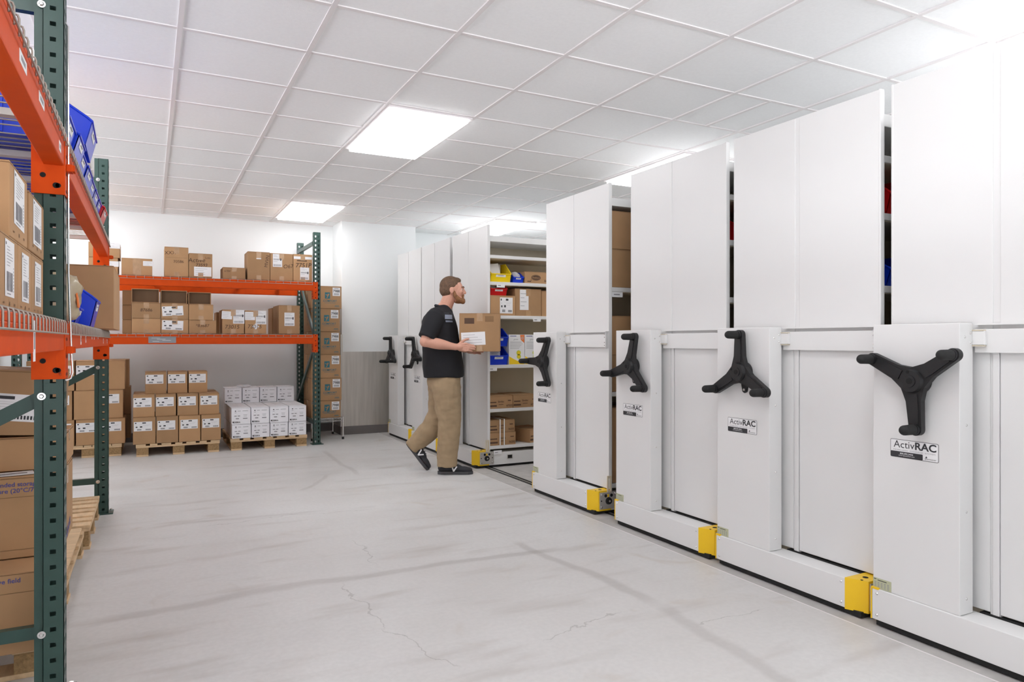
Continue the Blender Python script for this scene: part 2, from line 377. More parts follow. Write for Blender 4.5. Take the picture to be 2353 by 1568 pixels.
# ------------------------------------------------------------------ white mobile shelving units
SZ = (.17, .515, .925, 1.39, 1.705, 1.955)        # shelf undersides
SEC = 3.4                                            # how far a unit reaches into the bank
def make_carriage(label):
    t = thing('mobile_shelving_unit', label, 'shelving unit', (0, 0, 0), group='white mobile shelving units')
    # carriage base with its end lip
    b = MB(); b.box(0, .018, -.775, 0, .03, .158, 'white', .003); b.box(.018, .115, -.80, -.002, .145, .156, 'white')
    b.box(.10, SEC, -.855, -.84, .025, .138, 'white'); b.box(.10, SEC, -.02, -.005, .025, .138, 'white')
    b.box(.115, SEC, -.84, -.02, .06, .136, 'white')
    b.build('base', t)
    b = MB(); b.box(.012, SEC, -.84, -.012, .007, .03, 'rubber'); b.prism([(.012, -.76), (.05, -.845), (.2, -.845), (.2, -.76)], .012, .029, 'rubber'); b.build('gap_shade', t)  # black strip standing for the shade in the gap under the base
    b = MB(); b.box(.118, .16, -.84, -.36, .136, .16, 'rubber'); b.build('kick_plate', t)
    for yy in (-.02, -.762):
        pass
    for yy in (-.022, -.752):
        for zz in (.05, .138): b = MB(); b.cyl((.0005, yy, zz), (-.0035, yy, zz), .006, 'chrome', r1=.003, n=10); b.build('screw', t)
    # yellow corner bumper
    b = MB(); b.prism([(-.002, -.772), (.036, -.857), (.14, -.857), (.14, -.772)], .026, .162, 'yellow')
    b.cyl((.075, -.815, .1612), (.075, -.815, .1628), .012, 'hole', n=12); b.cyl((.030, -.83, .1612), (.030, -.83, .1628), .006, 'hole', n=8)
    b.build('corner_bumper', t)
    b = MB(); b.box(-.001, .05, 0, .005, .03, .155, 'yellow'); b.box(-.001, .035, -.03, .003, .155, .163, 'yellow'); b.build('edge_bumper', t)
    # end plate with bolts, facing the next unit
    b = MB(); b.box(.042, .185, -.863, -.857, .038, .152, 'plate', .002)
    for xx in (.058, .168):
        for zz in (.052, .138): b.cyl((xx, -.863, zz), (xx, -.868, zz), .009, 'chrome', r1=.006, n=12)
    for xx in (.09, .137): b.cyl((xx, -.863, .128), (xx, -.8645, .128), .011, 'hole', n=12)
    b.box(.104, .116, -.8645, -.863, .118, .138, 'yellow'); b.cyl((.055, -.863, .095), (.055, -.8642, .095), .005, 'hole', n=8); b.cyl((.168, -.863, .095), (.168, -.8642, .095), .005, 'hole', n=8)
    e = b.build('end_plate', t)
    b = MB(); b.cyl((.113, -.863, .092), (.113, -.876, .092), .025, 'rubber', r1=.021, n=20); b.cyl((.113, -.876, .092), (.113, -.879, .092), .007, 'plate', n=10); b.build('rubber_stop', e)
    b = MB(); b.box(.10, .104, -.868, -.862, .15, .262, 'beige'); b.box(.130, .134, -.868, -.862, .15, .262, 'beige'); b.box(.104, .130, -.868, -.862, .15, .162, 'beige'); b.box(.104, .130, -.868, -.862, .245, .262, 'beige'); b.box(.104, .112, -.866, -.862, .162, .245, 'beige'); b.box(.122, .130, -.866, -.862, .162, .245, 'beige')
    b.build('slotted_bracket', t)
    # end panels
    PXL = .125
    def panel(y0, y1, z0, z1, name='end_panel'):
        b = MB(); b.box(PXL, PXL + .02, y0, y1, z0, z1, 'white', .002); b.build(name, t)
    panel(-.85, -.428, 1.215, 2.262); panel(-.402, 0, 1.215, 2.262)
    panel(-.85, -.428, .168, 1.215); panel(-.392, -.18, .168, 1.215); panel(-.16, 0, .168, 1.215)
    b = MB(); b.box(PXL + .004, PXL + .018, -.428, -.402, .16, 2.262, 'white'); b.box(PXL - .004, PXL + .001, -.426, -.404, .162, 1.14, 'white', .001)
    b.box(PXL + .004, PXL + .018, -.402, -.392, .16, 1.215, 'white'); b.box(PXL + .004, PXL + .018, -.18, -.16, .16, 1.2, 'white')
    b.build('joint_strip', t)
    b = MB(); b.box(PXL + .02, PXL + .026, -.85, -.838, .14, 2.255, 'white'); b.box(PXL + .02, PXL + .026, -.012, 0, .14, 2.255, 'white')
    for yy in (-.846, -.006): b.box(PXL - .001, PXL + .025, yy - .005, yy + .005, .166, 2.264, 'white', .002)
    b.build('corner_post', t)
    # rail across the panel
    b = MB(); b.box(PXL - .024, PXL - .003, -.845, -.35, 1.136, 1.225, 'white', .002); b.box(PXL - .028, PXL, -.85, -.35, 1.240, 1.247, 'white'); b.box(PXL - .026, PXL, -.848, -.842, 1.13, 1.245, 'white')
    for zz in (1.15, 1.17, 1.205, 1.225): b.cyl((PXL - .0265, -.836, zz), (PXL - .0305, -.836, zz), .005, 'chrome', r1=.002, n=8)
    b.build('cross_rail', t)
    b = MB(); b.box(.085, PXL - .024, -.395, -.35, 1.165, 1.218, 'white', .002); b.box(.083, .1, -.392, -.351, 1.218, 1.222, 'beige'); b.box(.083, .1, -.392, -.351, 1.160, 1.164, 'beige'); b.build('clip_bracket', t)
    # control housing with the wheel
    b = MB(); b.box(.008, .092, -.35, 0, .158, 1.247, 'white', .0025)
    for zz in (.215, .54, .865): b.cyl((.05, -.3505, zz), (.05, -.353, zz), .005, 'chrome', r1=.003, n=8)
    b.cyl((.04, -.3505, 1.195), (.04, -.353, 1.195), .005, 'chrome', r1=.003, n=8)
    for zz in (1.175, 1.21): b.cyl((.075, -.3505, zz), (.075, -.353, zz), .005, 'chrome', r1=.003, n=8)
    b.build('control_housing', t)
    b = MB(); ring = [(-.2 + .034*math.cos(a), 1.025 + .034*math.sin(a)) for a in [R(x) for x in range(20, 161, 20)]]
    b.prism([(-.166, 1.025), *ring, (-.234, 1.025), (-.212, .925), (-.2, .918), (-.188, .925)], -.004, .008, 'black', axis='X'); b.cyl((-.005, -.2, .935), (-.007, -.2, .935), .006, 'plate', n=8)
    b.build('wheel_mount', t)
    # wheel: built round its own axle
    b = MB(); b.cyl((.03, 0, 0), (-.012, 0, 0), .048, 'black', n=24); b.cyl((-.012, 0, 0), (-.03, 0, 0), .047, 'black', r1=.040, n=24); b.cyl((-.03, 0, 0), (-.033, 0, 0), .022, 'black', n=18)
    b.cyl((-.033, 0, 0), (-.0345, 0, 0), .011, 'hole', n=12); b.cyl((-.03, -.012, .032), (-.0315, -.012, .032), .006, 'hole', n=8)
    for k in range(3):
        a = R(120*k); ca, sa = math.cos(a), math.sin(a)
        # arm direction in label sense: x to the right = -Y
        def pt(r, s): return (-(r*ca - s*sa), r*sa + s*ca)
        prof = [pt(.02, -.046), pt(.045, -.038), pt(.075, -.029), pt(.178, -.0235)] + [pt(.178 + .0235*math.cos(R(q)), .0235*math.sin(R(q))) for q in range(-75, 76, 15)] + [pt(.178, .0235), pt(.075, .029), pt(.045, .038), pt(.02, .046)]
        inner = [pt(.049, -.018), pt(.08, -.019), pt(.158, -.015), pt(.158, .015), pt(.08, .019), pt(.049, .018)]
        b.prism(prof[::-1], -.016, .008, 'black', axis='X'); b.prism(inner[::-1], -.020, -.016, 'black', axis='X')
    wh = b.build('hand_wheel', t, loc=(-.028, -.2, 1.025), clean=False)
    for k in range(3):
        a = R(120*k); y, z = -.178*math.cos(a), .178*math.sin(a)
        b = MB(); b.cyl((-.005, y, z), (-.028, y, z), .0205, 'black', n=16); b.cyl((-.028, y, z), (-.030, y, z), .017, 'rubber', n=16)
        b.cyl((-.030, y, z), (-.078, y, z), .0195, 'rubber', r1=.0185, n=16); b.ball((-.078, y, z), (.0185, .0185, .0185), 'rubber')
        b.build('grip', wh)
    # maker's sign
    b = MB(); b.T = LEFTF(0) ; W_, H_ = .195, .072
    def rr(x0, y0, x1, y1, m, z, rad):
        pts = []
        for cx_, cy_, a0 in ((x1-rad, y1-rad, 0), (x0+rad, y1-rad, 90), (x0+rad, y0+rad, 180), (x1-rad, y0+rad, 270)):
            for q in range(4): a = R(a0 + q*30); pts.append((cx_ + rad*math.cos(a), cy_ + rad*math.sin(a), z))
        b.add(pts, [list(range(len(pts)))], m)
    rr(-W_/2, -H_/2, W_/2, H_/2, 'ink', .0003, .005); rr(-W_/2+.0016, -H_/2+.0016, W_/2-.0016, H_/2-.0016, 'paper', .0005, .004)
    rr(-W_/2+.0016, -H_/2+.0016, .036, -.012, 'ink', .0007, .003)
    b.text('Activ', -.0405, .017, .040, 'ink', z=.0008, fit=.086); b.text('RAC', .047, .017, .040, 'ink', z=.0008, bold=.028, fit=.084)
    b.text('MOBILIZED  STORAGE  SYSTEM', 0, -.006, .0068, 'grey', z=.0008, fit=.17)
    b.text('800.492.3434', -.03, -.0195, .009, 'paper', z=.0009, bold=.012, fit=.054); b.text('www.spacesaver.com', -.03, -.0285, .007, 'paper', z=.0009, fit=.066)
    b.text('Spacesaver', .066, -.0275, .0085, 'ink', z=.0009, shear=.2, fit=.046); b.add([(.046, -.022, .0009), (.050, -.016, .0009), (.054, -.022, .0009), (.050, -.025, .0009)], [(0, 3, 2, 1)], 'ink')
    b.build('sign', t, loc=(.0074, -.175, .750), label='white and black sign plate with printed lettering')
    b = MB(); b.T = LEFTF(0); b.rect(-.04, -.021, .04, .021, 'olive'); b.rect(-.02, .011, .02, .014, 'ink', .0006)
    for i in range(5):
        for j in range(4): b.rect(-.034 + i*.014, -.016 + j*.006, -.026 + i*.014, -.013 + j*.006, 'grey', .0006)
    b.rect(-.036, .014, -.026, .017, 'ink', .0006)
    b.build('rating_label', t, loc=(.0074, -.041, .181), label='small olive printed rating label')
    # shelving inside
    for z in SZ:
        b = MB()
        b.box(.151, SEC, -.84, -.44, z, z + .030, 'white', .002); b.box(.151, SEC, -.83, -.45, z - .004, z, 'beige')
        b.box(.151, SEC, -.41, -.02, z, z + .030, 'white', .002)
        b.build('shelf', t)
    b = MB(); b.box(.151, SEC, -.435, -.42, .16, 2.15, 'beige'); b.build('back_panel', t)
    b = MB(); b.box(.151, SEC, -.84, -.02, 2.11, 2.165, 'white', .002); b.build('top_cap', t)
    for xx in (1.24, 2.28, SEC - .03):
        b = MB(); b.box(xx, xx + .03, -.84, -.02, .14, 2.15, 'beige'); b.build('divider', t)
    b = MB(); b.box(.1465, .150, -.84, -.02, .14, 2.15, 'beige'); b.build('inner_end', t)
    return t, wh
YLS = [('A', 1.89, 34), ('B', 2.788, 90), ('C', 3.693, 76), ('D', 4.788, 60), ('E', 6.72, 20), ('F', 7.64, 106), ('G', 8.515, 92)]
UL = dict(A='nearest white mobile shelving unit, at the right edge, wheel spokes forming a Y',
    B='white mobile shelving unit with one wheel spoke pointing straight up, second nearest',
    C='third nearest white mobile shelving unit, wheel hanging in front of a dark gap of boxes',
    D='white mobile shelving unit just right of the open aisle of shelves',
    E='white mobile shelving unit with shelves of bins and boxes facing the open aisle',
    F='white mobile shelving unit partly hidden behind the walking person, second farthest',
    G='farthest white mobile shelving unit, next to the brushed steel column')
car0, wh0 = make_carriage(UL['A'])
CAR = {}
for i, (k, yl, ang) in enumerate(YLS):
    c = car0 if i == 0 else dup(car0)
    c.location = (2.66, yl, 0); c['label'] = UL[k]; CAR[k] = c
for k, yl, ang in YLS:
    for ch in CAR[k].children:
        if ch.name.startswith('hand_wheel'): ch.rotation_euler = (-R(ang), 0, 0); ch.scale = (1.05, 1.045, 1.045)

# ------------------------------------------------------------------ cartons, labels, bins
def ship_label(b, w_, h_, seed=0, kind='ship'):
    rnd = random.Random(seed); b.rect(-w_/2, -h_/2, w_/2, h_/2, 'paper')
    def ln(x0, y, x1, t=.004, m='grey'): b.rect(x0*w_, y*h_ - t*h_/.1*.5, x1*w_, y*h_ + t*h_/.1*.5, m, .0007)
    if kind == 'ship':
        b.rect(-.44*w_, .40*h_, -.36*w_, .45*h_, 'ink', .0007)
        for i in range(7):
            y = .38 - i*.055; ln(-.32, y, -.32 + rnd.uniform(.3, .66), .0012); 
        x = -.34
        while x < .30:
            wd = rnd.choice((.012, .02, .03)); b.rect(x*w_, -.40*h_, (x + wd)*w_, -.06*h_, 'grey', .0007); x += wd + .016
        for i in range(8): b.rect(.36*w_, (-.4 + i*.06)*h_, .42*w_, (-.375 + i*.06)*h_, 'grey', .0007)
        b.rect(-.3*w_, -.46*h_, .1*w_, -.44*h_, 'grey', .0007)
    elif kind == 'wide':
        b.rect(-.44*w_, .30*h_, -.36*w_, .42*h_, 'ink', .0007); ln(-.42, .15, -.32, .0014)
        b.rect(-.04*w_, .30*h_, .16*w_, .42*h_, 'ink', .0007); ln(-.02, .46, .14, .0008)
        b.rect(-.40*w_, -.12*h_, -.30*w_, .0*h_, 'ink', .0007); b.rect(-.17*w_, -.12*h_, -.04*w_, .02*h_, 'ink', .0007)
        ln(.0, .12, .35, .0010); ln(.02, .02, .28, .0008); ln(-.2, .20, .40, .0006)
        x = -.32
        while x < -.10: b.rect(x*w_, -.42*h_, (x + .02)*w_, -.26*h_, 'ink', .0007); x += .034
        x = .14
        while x < .42: b.rect(x*w_, -.42*h_, (x + .02)*w_, -.28*h_, 'ink', .0007); x += .034
    elif kind == 'slip':
        for i in range(4): ln(-.42, .3 - i*.2, -.42 + rnd.uniform(.4, .8), .0022)
    elif kind == 'bar':
        for i in range(3): ln(-.42, .42 - i*.07, -.42 + rnd.uniform(.3, .7), .0012)
        for y0, y1 in ((.02, .14), (-.44, -.30)):
            x = -.42
            while x < .40: wd = rnd.choice((.02, .035)); b.rect(x*w_, y0*h_, (x + wd)*w_, y1*h_, 'grey', .0007); x += wd + .02
        ln(-.42, -.08, .0, .0016); b.rect(.3*w_, -.02*h_, .4*w_, .16*h_, 'ink', .0007)

def carton(name, label, cat, loc, w_, d_, h_, rz=0, group=None, m='kraft', top='flap', tape=True, marks=(), rot=None, faces=('F',), labels=(), bev=.003, tapeR=False, openf=False):
    """origin at the base centre, front is -Y; labels = (face, cx, cz, w, h, kind, angle); marks = (face, text, cx, cz, size, material, angle, bold)"""
    t = thing(name, label, cat, loc, rz, group, rot)
    x, y = w_/2, d_/2
    b = MB(); e = 'kraftd' if m != 'wcard' else 'grey'
    if openf:
        T_ = .006
        b.box(-x, x, -y, y, 0, T_, m); b.box(-x, x, -y, y, h_ - T_, h_, m); b.box(-x, -x + T_, -y, y, T_, h_ - T_, m); b.box(x - T_, x, -y, y, T_, h_ - T_, m); b.box(-x + T_, x - T_, -y + .05, -y + .056, T_, h_ - T_, 'kraft_shade')
        b.box(-x, x, y - T_, y, 0, h_, m)
        b.build('body', t); return t
    b.box(-x, x, -y, y, 0, h_ - .004, m, bev)
    if top == 'flap':
        b.box(-x + .001, x - .001, -y + .001, -.0015, h_ - .004, h_, m, .001); b.box(-x + .001, x - .001, .0015, y - .001, h_ - .004, h_, m, .001)
    elif top == 'flapx':
        b.box(-x + .001, -.0015, -y + .001, y - .001, h_ - .004, h_, m, .001); b.box(.0015, x - .001, -y + .001, y - .001, h_ - .004, h_, m, .001)
    # the dark crease under the flaps
    b.box(-x - .0004, x + .0004, -y - .0004, y + .0004, h_ - .0058, h_ - .0045, e)
    b.build('body', t)
    FM = {'F': FRONT(-y - .0006), 'R': RIGHTF(x + .0006), 'L': LEFTF(-x - .0006)}
    if tape and m != 'wcard':
        b = MB(); tw = min(.05, w_*.3)/2
        if top == 'flapx':
            b.box(-tw, tw, -y - .0005, y + .0005, h_, h_ + .0006, 'tape'); b.box(-tw, tw, -y - .0012, -y, h_ - min(.07, h_*.35), h_ + .0006, 'tape'); b.box(-tw, tw, -y - .0012, -y, 0.001, min(.05, h_*.25), 'tape')
        else:
            b.box(-x - .0005, x + .0005, -tw, tw, h_, h_ + .0006, 'tape'); b.box(x, x + .0012, -tw, tw, h_ - min(.07, h_*.35), h_ + .0006, 'tape'); b.box(-x - .0012, -x, -tw, tw, h_ - min(.07, h_*.35), h_ + .0006, 'tape')
        b.build('tape', t)
    if tapeR:
        b = MB(); b.T = FM['F']; b.rect(-w_*.14, 0.002, w_*.14, h_ - .006, 'tape', .0002); b.build('tape', t)
    for i, l in enumerate(labels):
        b = MB(); ship_label(b, l[3], l[4], seed=zlib.crc32(label.encode()) % 999 + i, kind=l[5])
        o = MB(); ang = l[6] if len(l) > 6 else 0
        T = FM[l[0]] @ Matrix.Translation((l[1], l[2], 0)) @ Matrix.Rotation(R(ang), 4, 'Z')
        b.v = [tuple(T @ Vector(p)) for p in b.v]; b.build('paper_label', t, label='white printed paper label')
    for face in 'FLR':
        if not any(k[0] == face for k in marks): continue
        b = MB()
        for k in [k for k in marks if k[0] == face]:
            T = FM[k[0]]; b.T = T
            if k[1] == '#': b.rect(k[2] - k[4]/2, k[3] - k[5]/2, k[2] + k[4]/2, k[3] + k[5]/2, k[6])
            else: b.text(k[1], k[2], k[3], k[4], k[5], angle=R(k[6]) if len(k) > 6 else 0, bold=k[7] if len(k) > 7 else 0, shear=.15 if (len(k) > 8 and k[8]) else 0)
        b.build('printing' if k[5] != 'brownink' or k[1] == '#' else 'handwriting', t)
    return t

def plastic_bin(label, loc, w_, d_, h_, m, rz=0, group=None, slot=True, front=.52):
    """stacking bin, front is -Y, origin at the base centre"""
    t = thing('storage_bin', label, 'storage bin', loc, rz, group)
    x, y, k = w_/2, d_/2, .0035; fz = h_*front
    b = MB()
    prof = [(y, 0), (y, h_), (-y + d_*.42, h_), (-y + d_*.06, fz + h_*.10), (-y, fz), (-y + .05*d_ + .01, 0)]
    for s in (-1, 1): b.prism(prof[::s], s*x, s*(x - k), m, axis='X')
    b.box(-x, x, y - k, y, 0, h_, m); b.box(-x + k, x - k, -y + .06*d_ + .01, y, 0, k, m)
    # front lip, leaning outward
    yb = -y + .05*d_ + .01
    b.add([(-x, yb, 0), (x, yb, 0), (x, -y, fz), (-x, -y, fz), (-x, yb + k, 0), (x, yb + k, 0), (x, -y + k, fz), (-x, -y + k, fz)],
          [(0, 1, 2, 3), (4, 7, 6, 5), (3, 2, 6, 7), (0, 4, 5, 1), (0, 3, 7, 4), (1, 5, 6, 2)], m)
    # rims and stiffening ribs
    for s in (-1, 1):
        b.box(s*x - .005, s*x + .005, -y + d_*.42, y, h_ - .008, h_, m, .002)
        b.tube([(s*x, -y + d_*.42, h_ - .004), (s*x, -y + d_*.06, fz + h_*.10 - .004), (s*x, -y, fz)], .0055, m, n=8)
        b.box(s*x - .006, s*x + .006, -y + d_*.3, -y + d_*.33, 0.003, h_*.62, m); b.box(s*x - .006, s*x + .006, -y + d_*.62, -y + d_*.65, 0.003, h_*.9, m)
    b.box(-x, x, -y - .004, -y + .005, fz - .006, fz + .002, m, .002); b.box(-x, x, y - .004, y + .005, h_ - .008, h_, m, .002)
    b.build('shell', t, clean=False)
    b = MB(); 
    def fy(z): return -y + (fz - z)/fz*(yb + y) - .0012
    z0, z1 = fz*.62, fz*.88; b.quad((-w_*.24, fy(z0), z0), (w_*.24, fy(z0), z0), (w_*.24, fy(z1), z1), (-w_*.24, fy(z1), z1), 'paper')
    b.quad((-w_*.14, fy(z0) - .0004, z0 + fz*.1), (w_*.14, fy(z0) - .0004, z0 + fz*.1), (w_*.14, fy(z1) - .0004, z1 - fz*.08), (-w_*.14, fy(z1) - .0004, z1 - fz*.08), 'grey')
    b.build('paper_label', t)
    return t
def bag(name, label, cat, loc, sz, m='ping', seed=1, rz=0, amp=.10):
    rnd = random.Random(seed); b = MB(); b.ball((0, 0, sz[2]/2), (sz[0]/2, sz[1]/2, sz[2]/2), m, 28, 18)
    vs = []
    for p in b.v:
        v = Vector(p); n = math.sin(v.x*40 + seed)*math.cos(v.z*37 + 2*seed)*.5 + math.sin(v.y*55 + v.z*31)*.4
        q = Vector((v.x, v.y, v.z - sz[2]/2)); q *= 1 + amp*n + amp*.5*math.sin(v.x*90 + v.y*71 + seed)*math.sin(v.z*83)
        bx = max(abs(q.x)/(sz[0]/2), abs(q.y)/(sz[1]/2), abs(q.z)/(sz[2]/2), .01); q *= min(1.25, 1 + .25*(q.length > 0)*(1 - abs(bx - .8)))
        vs.append((q.x, q.y, max(0, q.z + sz[2]/2)))
    b.v = vs; o = b.build(name, loc=loc, rot=(0, 0, rz)); tag(o, label, cat); return o

# ---- contents of the shelves that face the open aisle (front faces at Y = 5.885)
YE = 5.885
def ex(u): return at(u, 784, Y=YE).x
def shelf_z(i): return SZ[i] + .0305
def e_carton(name, label, u0, u1, zi, h_, d_=.34, yo=0, **kw):
    x0, x1 = ex(u0), ex(u1); return carton(name, label, 'box', ((x0 + x1)/2, YE + yo + d_/2, shelf_z(zi) if isinstance(zi, int) else zi), x1 - x0, d_, h_, **kw)
def ebin(label, u0, u1, zi, h_, m, d_=.30, yo=0, front=.5):
    x0, x1 = ex(u0), ex(u1); return plastic_bin(label, ((x0 + x1)/2, YE + yo + d_/2 + .01, shelf_z(zi) if isinstance(zi, int) else zi), x1 - x0 - .012, d_, h_, m, front=front)
yb_ = ebin('yellow storage bin of papers on the highest filled shelf in the open aisle', 1128, 1177, 4, .185, 'yel', front=.42)
for i in range(5):
    b = MB(); b.box(-.055, .055, -.002, .002, 0, .13, 'ping' if i % 2 else 'paper', .001)
    o = b.build('plastic_pouch', loc=(ex(1152) + .006*i - .01, YE + .10 + i*.016, shelf_z(4) + .055), rot=(R(-12), R(4*i - 8), 0)); tag(o, '%s flat pouch standing in the yellow bin, counted from its front' % ('first', 'second', 'third', 'fourth', 'rearmost')[i], 'pouch', 'pouches in the yellow bin')
ebin('small blue storage bin beside the yellow bin on the open aisle shelf', 1180, 1206, 4, .105, 'blue', .22)
bag('plastic_pouch', 'crumpled clear film pouch inside the small blue bin on the shelf', 'pouch', (ex(1193), YE + .11, shelf_z(4) + .006), (.075, .14, .09), 'ping', 4, amp=.28)
c = e_carton('cardboard_box', 'cardboard box with a dark oval emblem on the upper open aisle shelf', 1207, 1262, 4, .112, yo=.01,
    marks=[('F', '#', -.085, .018, .04, .008, 'brownink'), ('F', 'I', -.065, .03, .03, 'brownink', 0, .02), ('F', '66', .10, .03, .034, 'brownink', 0, .02)])
b = MB(); b.T = FRONT(-.1708, .056, -.01); n = 28
b.add([(.052*math.cos(2*math.pi*i/n), .027*math.sin(2*math.pi*i/n), .0006) for i in range(n)], [list(range(n))], 'brownink'); b.add([(.046*math.cos(2*math.pi*i/n), .022*math.sin(2*math.pi*i/n), .0008) for i in range(n)], [list(range(n))], 'kraft')
b.add([(.044*math.cos(2*math.pi*i/n), .0205*math.sin(2*math.pi*i/n), .0010) for i in range(n)], [list(range(n))], 'brownink'); b.text('PediaSure', 0, 0, .022, 'kraft', z=.0013, fit=.074, bold=.01); b.build('emblem', c, label='dark oval emblem with script lettering')
lo = e_carton('cardboard_box', 'cardboard box carrying the red bin on the open aisle shelf', 1127, 1184, 3, .188, labels=[('F', .035, .105 - .01, .135, .15, 'wide')])
ebin('red storage bin on top of a cardboard box in the open aisle', 1128, 1168, shelf_z(3) + .189, .125, 'red', .28)
bag('plastic_pouch', 'clear film pouch lying in the red bin on the shelf', 'pouch', (ex(1143), YE + .14, shelf_z(3) + .195), (.10, .16, .09), 'ping', 6, amp=.28)
e_carton('cardboard_box', 'larger cardboard box with a tall white label beside the red bin', 1186, 1246, 3, .262, yo=.02, top='flapx', labels=[('F', -.045, .155, .095, .195, 'slip')])
e_carton('cardboard_box', 'cardboard box mostly hidden by the white end panel right of the open aisle shelf', 1248, 1300, 3, .25, yo=.03, labels=[('F', -.03, .15, .08, .18, 'slip')])
ebin('lower blue storage bin holding a paper on the open aisle shelf', 1126, 1170, 2, .172, 'blue')
ebin('upper blue storage bin stacked on another behind the carried box', 1126, 1170, shelf_z(2) + .174, .172, 'blue')
b = MB(); b.box(-.052, .052, -.0015, .0015, 0, .105, 'paper'); b.rect(-.04, .01, .04, .012, 'grey')
for i in range(5): b.box(-.042, .035 - .01*(i % 2), -.0022, -.0015, .03 + i*.014, .034 + i*.014, 'grey')
o = b.build('paper_slip', loc=(ex(1147), YE + .08, shelf_z(2) + .03), rot=(R(-10), R(3), 0)); tag(o, 'white printed slip standing in the lower blue bin', 'paper')
def white_pack(label, u0, u1, zi):
    x0, x1 = ex(u0), ex(u1); w_, h_ = x1 - x0, .285
    t = thing('product_box', label, 'box', ((x0 + x1)/2, YE + .10, shelf_z(zi)), group='white product boxes in the open aisle')
    b = MB(); b.box(-w_/2, w_/2, -.085, .085, 0, h_, 'paper', .002); b.build('body', t)
    b = MB(); b.T = FRONT(-.0856); q = w_/2 - .003
    wave = [(-q, .003, .0002)] + [(q, .003, .0002)] + [(q - (2*q)*i/10, .018 + .062*(i/10)**1.6, .0002) for i in range(11)]
    b.add(wave, [list(range(len(wave)))], 'yprint')
    for (cx_, cy_, r_) in ((.02, .112, .024), (.022, .076, .022)):
        b.add([(cx_ + r_*math.cos(R(18*i)), cy_ + r_*math.sin(R(18*i)), .0006) for i in range(20)], [list(range(20))], 'gprint'); b.add([(cx_ + r_*.62*math.cos(R(18*i)), cy_ + r_*.62*math.sin(R(18*i)), .0009) for i in range(20)], [list(range(20))], 'yprint')
    b.add([(q, .283, .0005), (q - .045, .283, .0005), (q - .038, .235, .0005), (q, .205, .0005)], [(0, 1, 2, 3)], 'orangeink')
    b.add([(q - .022 + .015*math.cos(R(24*i)), .252 + .017*math.sin(R(24*i)), .0009) for i in range(15)], [list(range(15))], 'skin')
    b.rect(-q + .01, .268, -.005, .274, 'blueink', .0005); b.rect(-q + .01, .212, q - .03, .216, 'grey', .0005)
    for i in range(4): b.rect(-q + .01, .195 - i*.014, q - .02 - .012*i, .198 - i*.014, 'grey', .0005)
    b.text('gratis', -.01, .238, .022, 'grey', z=.0005, shear=.3)
    b.build('printing', t); return t
white_pack('white product box with yellow wave right of the blue bins', 1171, 1207, 2)
white_pack('white product box with yellow wave nearest the white end panel', 1208, 1244, 2)
def low_box(label, u0, u1, zi, h_, num, **kw):
    w_ = ex(u1) - ex(u0)
    return e_carton('cardboard_box', label, u0, u1, zi, h_, marks=[('F', 'Similac', -.0, h_*.55, h_*.2, 'brownink', 0, .02), ('F', num, w_*.36, h_*.22, h_*.22, 'brownink', 0, .02), ('F', '#', -w_*.33, h_*.5, w_*.26, .010, 'brownink'), ('F', '#', -w_*.33, h_*.22, w_*.3, h_*.13, 'brownink'), ('F', '#', .0, h_*.32, w_*.2, .005, 'brownink'), ('F', '#', w_*.36, h_*.62, w_*.13, .008, 'brownink')], **kw)
low_box('left of two low cardboard boxes on the second shelf from the bottom', 1124, 1178, 1, .118, '67323')
low_box('right of two low cardboard boxes on the second shelf from the bottom', 1179, 1234, 1, .122, '67323')
lb = low_box('lower of two strapped cardboard boxes on the bottom aisle shelf', 1124, 1185, 0, .122, '56202')
low_box('upper of two strapped cardboard boxes on the bottom aisle shelf', 1123, 1183, shelf_z(0) + .124, .112, '56202')
for u in (1149, 1158.5):
    b = MB(); x = ex(u); z0, z1 = shelf_z(0), shelf_z(0) + .243
    b.box(x - .005, x + .005, YE - .0035, YE - .0015, z0, z1, 'string'); b.box(x - .005, x + .005, YE - .0035, YE + .345, z1, z1 + .0015, 'string'); b.box(x - .005, x + .005, YE + .343, YE + .345, z0, z1, 'string')
    o = b.build('packing_strap'); tag(o, 'white strap around the two stacked boxes, %s one' % ('left' if u < 1150 else 'right'), 'strap', 'white straps on the stacked boxes')
c = low_box('cardboard box turned askew beside the strapped boxes on the bottom shelf', 1206, 1262, 0, .125, '5620', yo=.03)
c.rotation_euler = (0, 0, R(12)); c.location.x += .02
# price tags on the shelf edges of that unit
for (u, z, nm) in ((1148, SZ[4] - .006, 'upper'), (1231, SZ[3] - .006, 'middle, at right'), (1130, SZ[2] - .006, 'lower, at left'), (1141, SZ[0] - .03, 'lowest, above the base')):
    b = MB(); b.T = FRONT(0); b.box(-.042, .042, -.018, .018, 0, .002, 'paper'); b.rect(-.03, -.004, 0, .004, 'grey', .0025)
    o = b.build('shelf_tag', loc=(ex(u), YE - .024, z)); tag(o, 'small white tag on the edge of the aisle shelf, %s' % nm, 'tag', 'white shelf tags')
b = MB(); b.T = FRONT(0); b.box(-.028, .028, -.02, .02, 0, .003, 'plate'); b.box(-.022, .022, -.015, .015, .003, .004, 'hole')
b.build('socket_window', CAR['E'], loc=(at(1172, 1046, Y=5.86).x - 2.66, -.8555, .092))

# ---- what shows in the narrow gaps between closed units
def gap_carton(label, k, x0, x1, zi, h_, yo=.004, **kw):
    yl = CAR[k].location.y - .84 + yo; z = shelf_z(zi) if isinstance(zi, int) else zi
    return carton('cardboard_box', label, 'box', ((x0 + x1)/2, yl + .17, z), x1 - x0, .34, h_, **kw)
gx0, gx1 = 2.818, 3.32
